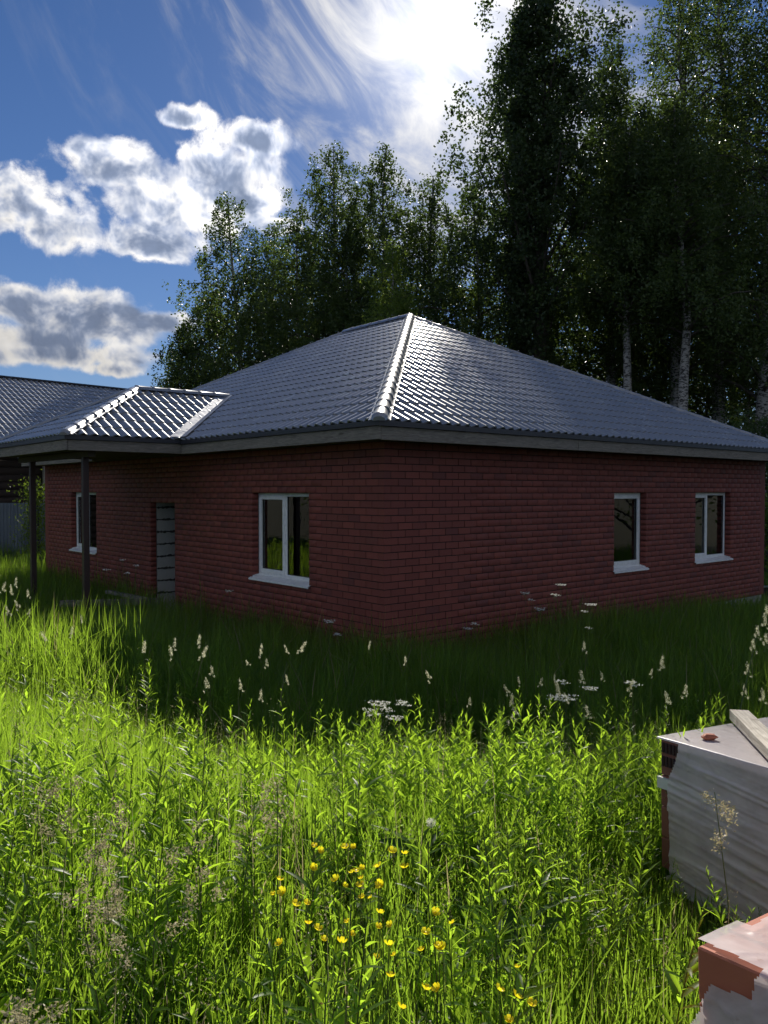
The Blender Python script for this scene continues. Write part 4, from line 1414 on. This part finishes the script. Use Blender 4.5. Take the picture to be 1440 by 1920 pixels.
class WeedProto: pass
def make_weed(seed):
    rr = random.Random(seed)
    wp = WeedProto()
    H = rr.uniform(0.58, 0.78); bx, by = rr.gauss(0, .05), rr.gauss(0, .05)
    def c(t_): return Vector((bx * t_ * t_, by * t_ * t_, H * t_))
    wp.stem = MB().tube([c(i / 5) for i in range(6)], [0.0036 * (1 - .6 * i / 5) for i in range(6)], 5, False).mesh('stem', 'weed_stem', True)
    wp.leaves = []
    nl = rr.randint(36, 50)
    for i in range(nl):
        t_ = 0.16 + 0.84 * (i / (nl - 1)) ** 0.9
        az_ = i * 2.39996 + rr.uniform(-.35, .35)
        elv = R(rr.uniform(32, 62)) + R(16) * max(0, (t_ - 0.8) / 0.2)
        k = rr.randrange(4)
        sc = 0.84 * rr.uniform(0.7, 1.25) * (1.0 - 0.45 * max(0, (t_ - 0.82) / 0.18)) * (0.75 + 0.5 * math.sin(math.pi * min(1, t_ * 1.05)))
        M = Matrix.Translation(c(t_)) @ Matrix.Rotation(az_, 4, 'Z') @ Matrix.Rotation(-elv, 4, 'Y') @ Matrix.Rotation(rr.uniform(-.5, .5), 4, 'X') @ Matrix.Scale(sc, 4)
        wp.leaves.append((k, M))
    V = []; F = []; o_ = 0
    for (k, M) in wp.leaves:
        A = np.array(M); v = LT[k][0] @ A[:3, :3].T + A[:3, 3]
        V.append(v); F.append(LT[k][1] + o_); o_ += len(v)
    wp.V = np.concatenate(V); wp.F = np.concatenate(F)
    wp.foliage = np_mesh('foliage', wp.V, wp.F, 'weed_leaf', True)
    return wp
WP = [make_weed(100 + i) for i in range(9)]
gw = np.random.default_rng(17)
pts = []
x, y = sample_area(6800, 0.95, 5.6, 0.54, gw)
for xx, yy in zip(x, y):
    dn = 1.0 - 0.85 * float(sstep(3.6, 5.2, yy + 0.5 * xx * (xx < 0) * -1))
    dn *= 0.40 + 0.85 * float(sstep(0.22, 0.72, vnoise(xx * 1.5 + 9, yy * 1.5 + 3, 33)))
    if xx < -0.3: dn *= 1 - 0.75 * float(sstep(3.3, 4.6, yy - 0.25 * (xx + 0.3)))
    if -0.35 < xx < 0.75 and yy < 2.3: dn *= 0.45
    if xx > 0.55 and 1.5 < yy < 3.1 and xx > 0.30 * yy: dn *= 0.28
    if gw.random() < dn * 0.72: pts.append((xx, yy))
# a few tall stems that stand out against the shade
stand = [at(600, 1335, 3.9), at(510, 1330, 4.0), at(372, 1330, 4.2), at(680, 1395, 3.6), at(560, 1415, 3.4), at(425, 1335, 4.1), at(1000, 1345, 4.0), at(880, 1375, 3.7), at(790, 1345, 4.0), at(1170, 1330, 4.1), at(1385, 1530, 2.35), at(1190, 1515, 2.6)]
pts = [(p.x, p.y) for p in stand] + sorted(pts, key=lambda q: q[1])
# visible nearest ones are things of their own
def in_view(p):
    return abs(p[0]) < 0.5 * p[1] + 0.05 and p[1] > 1.15
vis = [p for p in pts if in_view(p)]
hid = [p for p in pts if not in_view(p)]
single_w, rest_w = vis[:290], vis[290:] + hid
for i, (xx, yy) in enumerate(single_w):
    wp = WP[i % len(WP)]
    z0_ = float(zg(xx, yy)) - 0.01
    sc = random.uniform(0.66, 1.12) * (0.86 if yy < 2.3 else 1.0) * (1.12 if i < 12 else 1) * (0.78 + 0.4 * float(vnoise(xx * 1.2, yy * 1.2, 61)) if i >= 12 else 1) * (float(pack_low(np.array([xx]), np.array([yy]))[0]) ** 0.6 if i >= 12 else 1)
    o = empty('leafy_weed', (xx, yy, z0_), (random.gauss(0, .09), random.gauss(0, .09), random.uniform(0, 6.28)))
    o.scale = (sc, sc, sc)
    if i < 10: lab = 'tall leafy weed standing out against the shaded grass'
    elif i == 10: lab = 'leafy weed with a bud head in front of the grey brick pack'
    elif i == 11: lab = 'leafy weed left of the grey brick pack'
    else: lab = 'upright leafy weed with narrow leaves in the sunlit foreground'
    tag(o, lab, 'weed', 'upright leafy weeds' if i not in (10, 11) else None)
    link('stem', wp.stem, o)
    if i < 60:
        for (k, M) in wp.leaves:
            q = link('leaf', leaf_mes[k], o); q.matrix_local = M
    else:
        link('foliage', wp.foliage, o)
# leafy weeds go on in the house shadow, up to the walls
gx_, gy_ = sample_area(1500, 4.8, 12.5, 0.5, gw)
cc_, ss_ = math.cos(HROT), math.sin(HROT)
lx_ = cc_ * (gx_ - HLOC.x) + ss_ * (gy_ - HLOC.y)
kp = (gw.random(len(gx_)) < 0.25 + 0.8 * vnoise(gx_ * 0.9, gy_ * 0.9, 47)) & (lx_ < 5.5)
rest_w = rest_w + list(zip(gx_[kp], gy_[kp]))
V = []; F = []; o_ = 0
for i, (xx, yy) in enumerate(rest_w):
    wp = WP[i % len(WP)]; a_ = random.uniform(0, 6.28); sc = random.uniform(0.65, 1.08) * (1.15 if yy > 7 else 1.0) * float(pack_low(np.array([xx]), np.array([yy]))[0]) ** 0.6
    c, s = math.cos(a_) * sc, math.sin(a_) * sc
    v = wp.V
    v2_ = np.stack([c * v[:, 0] - s * v[:, 1] + xx, s * v[:, 0] + c * v[:, 1] + yy, v[:, 2] * sc + float(zg(xx, yy)) - .01], 1)
    V.append(v2_); F.append(wp.F + o_); o_ += len(v2_)
if V:
    tag(link('weed_patch', np_mesh('weed_patch', np.concatenate(V), np.concatenate(F), 'weed_leaf', True)), 'mass of leafy green weeds among the foreground grass', 'weeds', kind='stuff')

# broad-leaved docks low in the grass
def dock(seed):
    rr = random.Random(seed); V = []; F = []; o_ = 0
    for i in range(9):
        v, f = leaf_template(rr.uniform(0.11, 0.19), rr.uniform(0.015, 0.025), rr.uniform(0.25, 0.6))
        M = Matrix.Translation((0, 0, 0.10 * rr.random())) @ Matrix.Rotation(i * 2.4 + rr.uniform(-.4, .4), 4, 'Z') @ Matrix.Rotation(-R(rr.uniform(35, 72)), 4, 'Y') @ Matrix.Rotation(rr.uniform(-.6, .6), 4, 'X')
        A = np.array(M); V.append(v @ A[:3, :3].T + A[:3, 3]); F.append(f + o_); o_ += len(v)
    return np_mesh('leaf_rosette', np.concatenate(V), np.concatenate(F), 'broad_leaf', True)
DK = [dock(i) for i in range(4)]
gd = np.random.default_rng(71)
dx_, dy_ = sample_area(200, 1.0, 4.6, 0.5, gd)
kk = pack_low(dx_, dy_) > 0.98; dx_, dy_ = dx_[kk], dy_[kk]
for i, (xx, yy) in enumerate(zip(dx_, dy_)):
    o = link('dock_plant', DK[i % 4], None, loc=(xx, yy, float(zg(xx, yy)) + gd.uniform(0.0, 0.22)), rot=(0, 0, gd.uniform(0, 6.28)), scale=(gd.uniform(0.8, 1.35),) * 3)
    tag(o, 'low dark green broad-leaved plant among the foreground weeds', 'plant', 'broad-leaved plants among the weeds')

# buttercups
def buttercup_mesh():
    V = []; F = []
    for k in range(5):
        a_ = 2 * math.pi * k / 5
        ca, sa = math.cos(a_), math.sin(a_)
        b = len(V)
        rows = [(0.001, 0.0, 0.001), (0.006, 0.002, 0.0045), (0.011, 0.006, 0.0062), (0.0135, 0.0105, 0.004)]
        for (r_, z_, w_) in rows:
            for q in (-1, 0, 1):
                V.append((ca * r_ - sa * w_ * q, sa * r_ + ca * w_ * q, z_ + (0.0012 if q else 0)))
        for i in range(3):
            for q in range(2):
                F.append((b + i * 3 + q, b + i * 3 + q + 1, b + (i + 1) * 3 + q + 1, b + (i + 1) * 3 + q))
    return MB().add(V, F).mesh('petals', 'yellow_petal', True)
bc_me = buttercup_mesh()
bc_eye = MB().tube([(0, 0, 0.001), (0, 0, 0.006)], [0.0035, 0.002], 7).mesh('flower_eye', 'yellow_petal')
bpos = [(589, 1588), (599, 1596), (647, 1591), (663, 1589), (735, 1598), (759, 1602), (587, 1627), (709, 1626), (758, 1628), (678, 1628), (660, 1637), (668, 1635), (677, 1648), (630, 1650), (646, 1661), (676, 1662), (713, 1657), (711, 1666), (524, 1651), (531, 1673), (512, 1678), (679, 1684), (695, 1684), (574, 1695), (553, 1698), (712, 1713), (651, 1730), (578, 1733), (595, 1743), (709, 1739), (732, 1735), (658, 1752), (607, 1763), (640, 1768), (798, 1751), (729, 1773), (823, 1776), (830, 1779), (790, 1783), (706, 1796), (739, 1792), (732, 1832), (821, 1854), (798, 1856), (752, 1891), (968, 1870), (996, 1885), (935, 1857), (848, 1732), (815, 1712), (970, 1815), (954, 1915), (525, 1770)]
for i, (px, py) in enumerate(bpos):
    Dp = 2.15 - (py - 1590) / 330 * 0.55
    p = at(px, py, Dp); gz = float(zg(p.x, p.y))
    o = empty('buttercup', (p.x, p.y, gz)); H = p.z - gz
    tag(o, 'small yellow buttercup flower in the foreground grass', 'flower', 'yellow buttercups in the foreground')
    bx, by = random.gauss(0, .04), random.gauss(0, .04)
    MB().tube([(bx, by, 0), (bx * .5, by * .5, H * .5), (0, 0, H)], [0.0016, 0.0014, 0.001], 4, False).build('stem', 'weed_stem', o)
    q = link('petals', bc_me, o, loc=(0, 0, H), rot=(random.gauss(0.1, .35), random.gauss(0, .35), random.uniform(0, 6)))
    k = random.uniform(0.55, 0.95); q.scale = (k, k, k)
    link('flower_eye', bc_eye, o, loc=(0, 0, H), rot=q.rotation_euler)

# dandelion clock
p = at(808, 1543, 2.9); gz = float(zg(p.x, p.y))
o = empty('dandelion', (p.x, p.y, gz)); tag(o, 'single white dandelion clock in the middle of the meadow', 'flower')
MB().tube([(0.03, 0, 0), (0.01, 0, (p.z - gz) * .6), (0, 0, p.z - gz)], [0.003, 0.0025, 0.002], 5).build('stem', 'weed_stem', o)
g2 = np.random.default_rng(3); C = rand_unit(420, g2) * g2.uniform(0.008, 0.019, 420)[:, None] + np.array([0, 0, p.z - gz])
V, F = leaf_quads(C, 0.007, g2, 0.25)
link('seed_ball', np_mesh('seed_ball', V, F, 'white_petal'), o)

# cocksfoot seed heads: clumps of spikelets on a thin stem
def cocksfoot_mesh(seed, loose=False):
    g3 = np.random.default_rng(seed); cs = []
    lumps = [((0, 0, 0.0), 0.011, 0.032, 90), ((0.008, 0, -0.035), 0.010, 0.022, 60), ((-0.016, 0.005, -0.055), 0.010, 0.015, 45), ((0.03, -0.004, -0.085), 0.008, 0.011, 30)]
    if loose: lumps = [((g3.normal() * 0.025, g3.normal() * 0.025, -0.03 * k), 0.016, 0.022, 60) for k in range(6)]
    for (c0, sx, sz, n) in lumps:
        cs.append(np.array(c0) + g3.normal(size=(n, 3)) * np.array([sx, sx, sz]) * 0.62)
    C = np.concatenate(cs)
    V, F = leaf_quads(C, 0.0105, g3, 0.38)
    return np_mesh('seed_head', V, F, 'dry_seed' if loose else 'seed_head')
CK = [cocksfoot_mesh(i) for i in range(4)]; CKL = [cocksfoot_mesh(20 + i, True) for i in range(3)]
def grass_head(px, py, Dp, me, label, group, sc=1.0, name='cocksfoot_grass', lean=0.05):
    p = at(px, py, Dp); gz = float(zg(p.x, p.y)); H = p.z - gz
    bx, by = random.gauss(0, lean), random.gauss(0, lean)
    o = empty(name, (p.x + bx, p.y + by, gz))
    MB().tube([(0, 0, 0), (-bx * .35, -by * .35, H * .6), (-bx, -by, H)], [0.0022, 0.0018, 0.0011], 4, False).build('stem', 'weed_stem', o)
    link('seed_head', me, o, loc=(-bx, -by, H), rot=(random.gauss(0, .25), random.gauss(0, .25), random.uniform(0, 6)), scale=(sc, sc, sc))
    tag(o, label, 'grass head', group)
ck = [(374, 1196), (386, 1217), (397, 1255), (387, 1278), (490, 1214), (462, 1240), (450, 1280), (500, 1240), (535, 1214), (571, 1208), (328, 1202), (320, 1218), (271, 1208), (152, 1158), (135, 1180), (80, 1190), (30, 1088), (20, 1100), (8, 1098), (52, 1110), (30, 1130), (12, 1140), (55, 1146), (489, 1300), (537, 1270),
      (1095, 1208), (1090, 1264), (948, 1290), (960, 1308), (972, 1272), (1015, 1276), (1040, 1268), (1045, 1285), (966, 1335), (1242, 1237), (1222, 1258), (760, 1235), (801, 1262), (1128, 1265), (1250, 1305), (1286, 1290), (694, 1205), (1100, 1330), (881, 1313), (1060, 1305), (1185, 1280)]
for i, (px, py) in enumerate(ck):
    Dp = 4.6 + (1340 - py) / 140 * 1.4
    if px < 100: Dp = 6.6
    grass_head(px, py, Dp, CK[i % 4], 'pale cream grass seed head catching the sun before the shaded grass', 'sunlit seed heads before the shade', 0.72 * random.uniform(0.6, 1.25))
for i, (px, py) in enumerate([(76, 1472), (135, 1480), (200, 1520), (180, 1545), (205, 1640), (200, 1680), (370, 1550), (380, 1630), (48, 1855), (55, 1890), (150, 1670), (480, 1490), (520, 1470), (1340, 1485)]):
    Dp = 2.35 - (py - 1470) / 420 * 1.05
    grass_head(px, py, Dp, CKL[i % 3], 'loose straw coloured grass panicle in the left foreground' if px < 1000 else 'thin grass panicle in front of the grey brick pack', 'straw panicles in the left foreground' if px < 1000 else None, 1.0)

# fine seeding grass: thin stalks with tiny spikelets, one uncountable mass
gs = np.random.default_rng(91)
fx_, fy_ = sample_area(900, 1.1, 6.0, 0.52, gs)
Vs, Fs, os_ = [], [], 0
for xx, yy in zip(fx_, fy_):
    if gs.random() > 0.25 + 0.9 * float(vnoise(xx * 1.4 + 3, yy * 1.4, 77)): continue
    H = gs.uniform(0.5, 0.82) * float(pack_low(np.array([xx]), np.array([yy]))[0]); z0_ = float(zg(xx, yy)); lx_, ly_ = gs.normal(0, .07, 2)
    V, F = blades(np.array([xx]), np.array([yy]), np.array([H]), np.array([0.0011]), gs, 0.12)
    top = V[-1]
    Vs.append(V); Fs.append(F + os_); os_ += len(V)
    n = 34
    C = top + np.stack([gs.normal(0, .016, n), gs.normal(0, .016, n), -gs.random(n) * 0.13], 1) * (0.7 + gs.random())
    V, F = leaf_quads(C, 0.0075, gs, 0.35)
    Vs.append(V); Fs.append(F + os_); os_ += len(V)
tag(link('seeding_grass', np_mesh('seeding_grass', np.concatenate(Vs), np.concatenate(Fs), 'dry_seed')), 'thin straw coloured seeding grass scattered through the meadow', 'grass', kind='stuff')

# white umbels
def umbel_mesh(seed, big):
    g3 = np.random.default_rng(seed); cs = []; n = 11 if big else 7; st = MB()
    for k in range(n):
        a_ = k * 2.4; r_ = 0.05 * math.sqrt((k + .3) / n) * (1 if big else .75)
        c = np.array([math.cos(a_) * r_, math.sin(a_) * r_, g3.normal() * .004])
        cs.append(c + g3.normal(size=(16, 3)) * np.array([.0065, .0065, .0025]))
        st.tube([(0, 0, -0.05), tuple(c)], [0.001, 0.0006], 3, False)
    V, F = leaf_quads(np.concatenate(cs), 0.007, g3, 0.8)
    return np_mesh('umbel', V, F, 'white_petal'), st.mesh('umbel_rays', 'weed_stem')
UM = [umbel_mesh(i, i % 2 == 0) for i in range(4)]
um = [(1052, 1096, 8.0), (1040, 1115, 8.0), (985, 1112, 8.2), (996, 1125, 8.2), (1108, 1133, 8.0), (1095, 1146, 8.0), (1013, 1142, 8.0), (890, 1170, 8.2), (878, 1178, 8.2), (1103, 1177, 7.6), (618, 1165, 8.3), (632, 1190, 8.0), (711, 1318, 4.4), (725, 1330, 4.4), (700, 1335, 4.4), (755, 1320, 4.5), (740, 1345, 4.3), (1053, 1278, 5.0), (1063, 1308, 4.8), (1040, 1310, 4.8), (1107, 1290, 5.0), (1185, 1281, 5.2), (230, 1050, 11.8), (238, 1075, 11.5), (200, 1068, 12.0), (255, 1060, 11.8), (430, 1108, 11)]
for i, (px, py, Dp) in enumerate(um):
    p = at(px, py, Dp); gz = float(zg(p.x, p.y)); H = p.z - gz
    o = empty('white_umbel_plant', (p.x + random.gauss(0, .05), p.y, gz))
    bx = p.x - o.location.x
    MB().tube([(0, 0, 0), (bx * .4, 0, H * .6), (bx, 0, H - 0.05)], [0.003, 0.0024, 0.0014], 5, False).build('stem', 'weed_stem', o)
    u_, r_ = UM[i % 4]
    sc = random.uniform(0.8, 1.25)
    link('umbel', u_, o, loc=(bx, 0, H), scale=(sc,) * 3); link('umbel_rays', r_, o, loc=(bx, 0, H), scale=(sc,) * 3)
    if Dp > 10: lab, gr = 'pale flower cluster in the shade beside the porch', 'pale flowers beside the porch'
    elif Dp > 7: lab, gr = 'white umbel flower standing against the shaded brick wall', 'white umbels against the brick wall'
    else: lab, gr = 'sunlit white umbel flower at the edge of the house shadow', 'white umbels at the shadow edge'
    tag(o, lab, 'flower', gr)
# tall panicle at the right edge
p = at(1432, 1140, 3.9); b = at(1388, 1330, 3.8); gz = float(zg(b.x, b.y))
o = empty('tall_grass_stalk', (b.x - .02, b.y, gz)); tag(o, 'tall flowering grass stalk rising behind the grey brick pack', 'grass stalk')
rel = lambda q: (q.x - o.location.x, q.y - o.location.y, q.z - gz)
MB().tube([(0, 0, 0), rel(b), rel(at(1408, 1240, 3.85)), rel(p)], [0.004, 0.0035, 0.0028, 0.0012], 5, False).build('stem', 'weed_stem', o)
for (px, py) in ((1437, 1140), (1434, 1160), (1420, 1180), (1436, 1195), (1412, 1205), (1402, 1250), (1396, 1290), (1430, 1300)):
    q = at(px, py, 3.85)
    link('seed_head', CK[px % 4], o, loc=rel(q), scale=(0.55,) * 3)
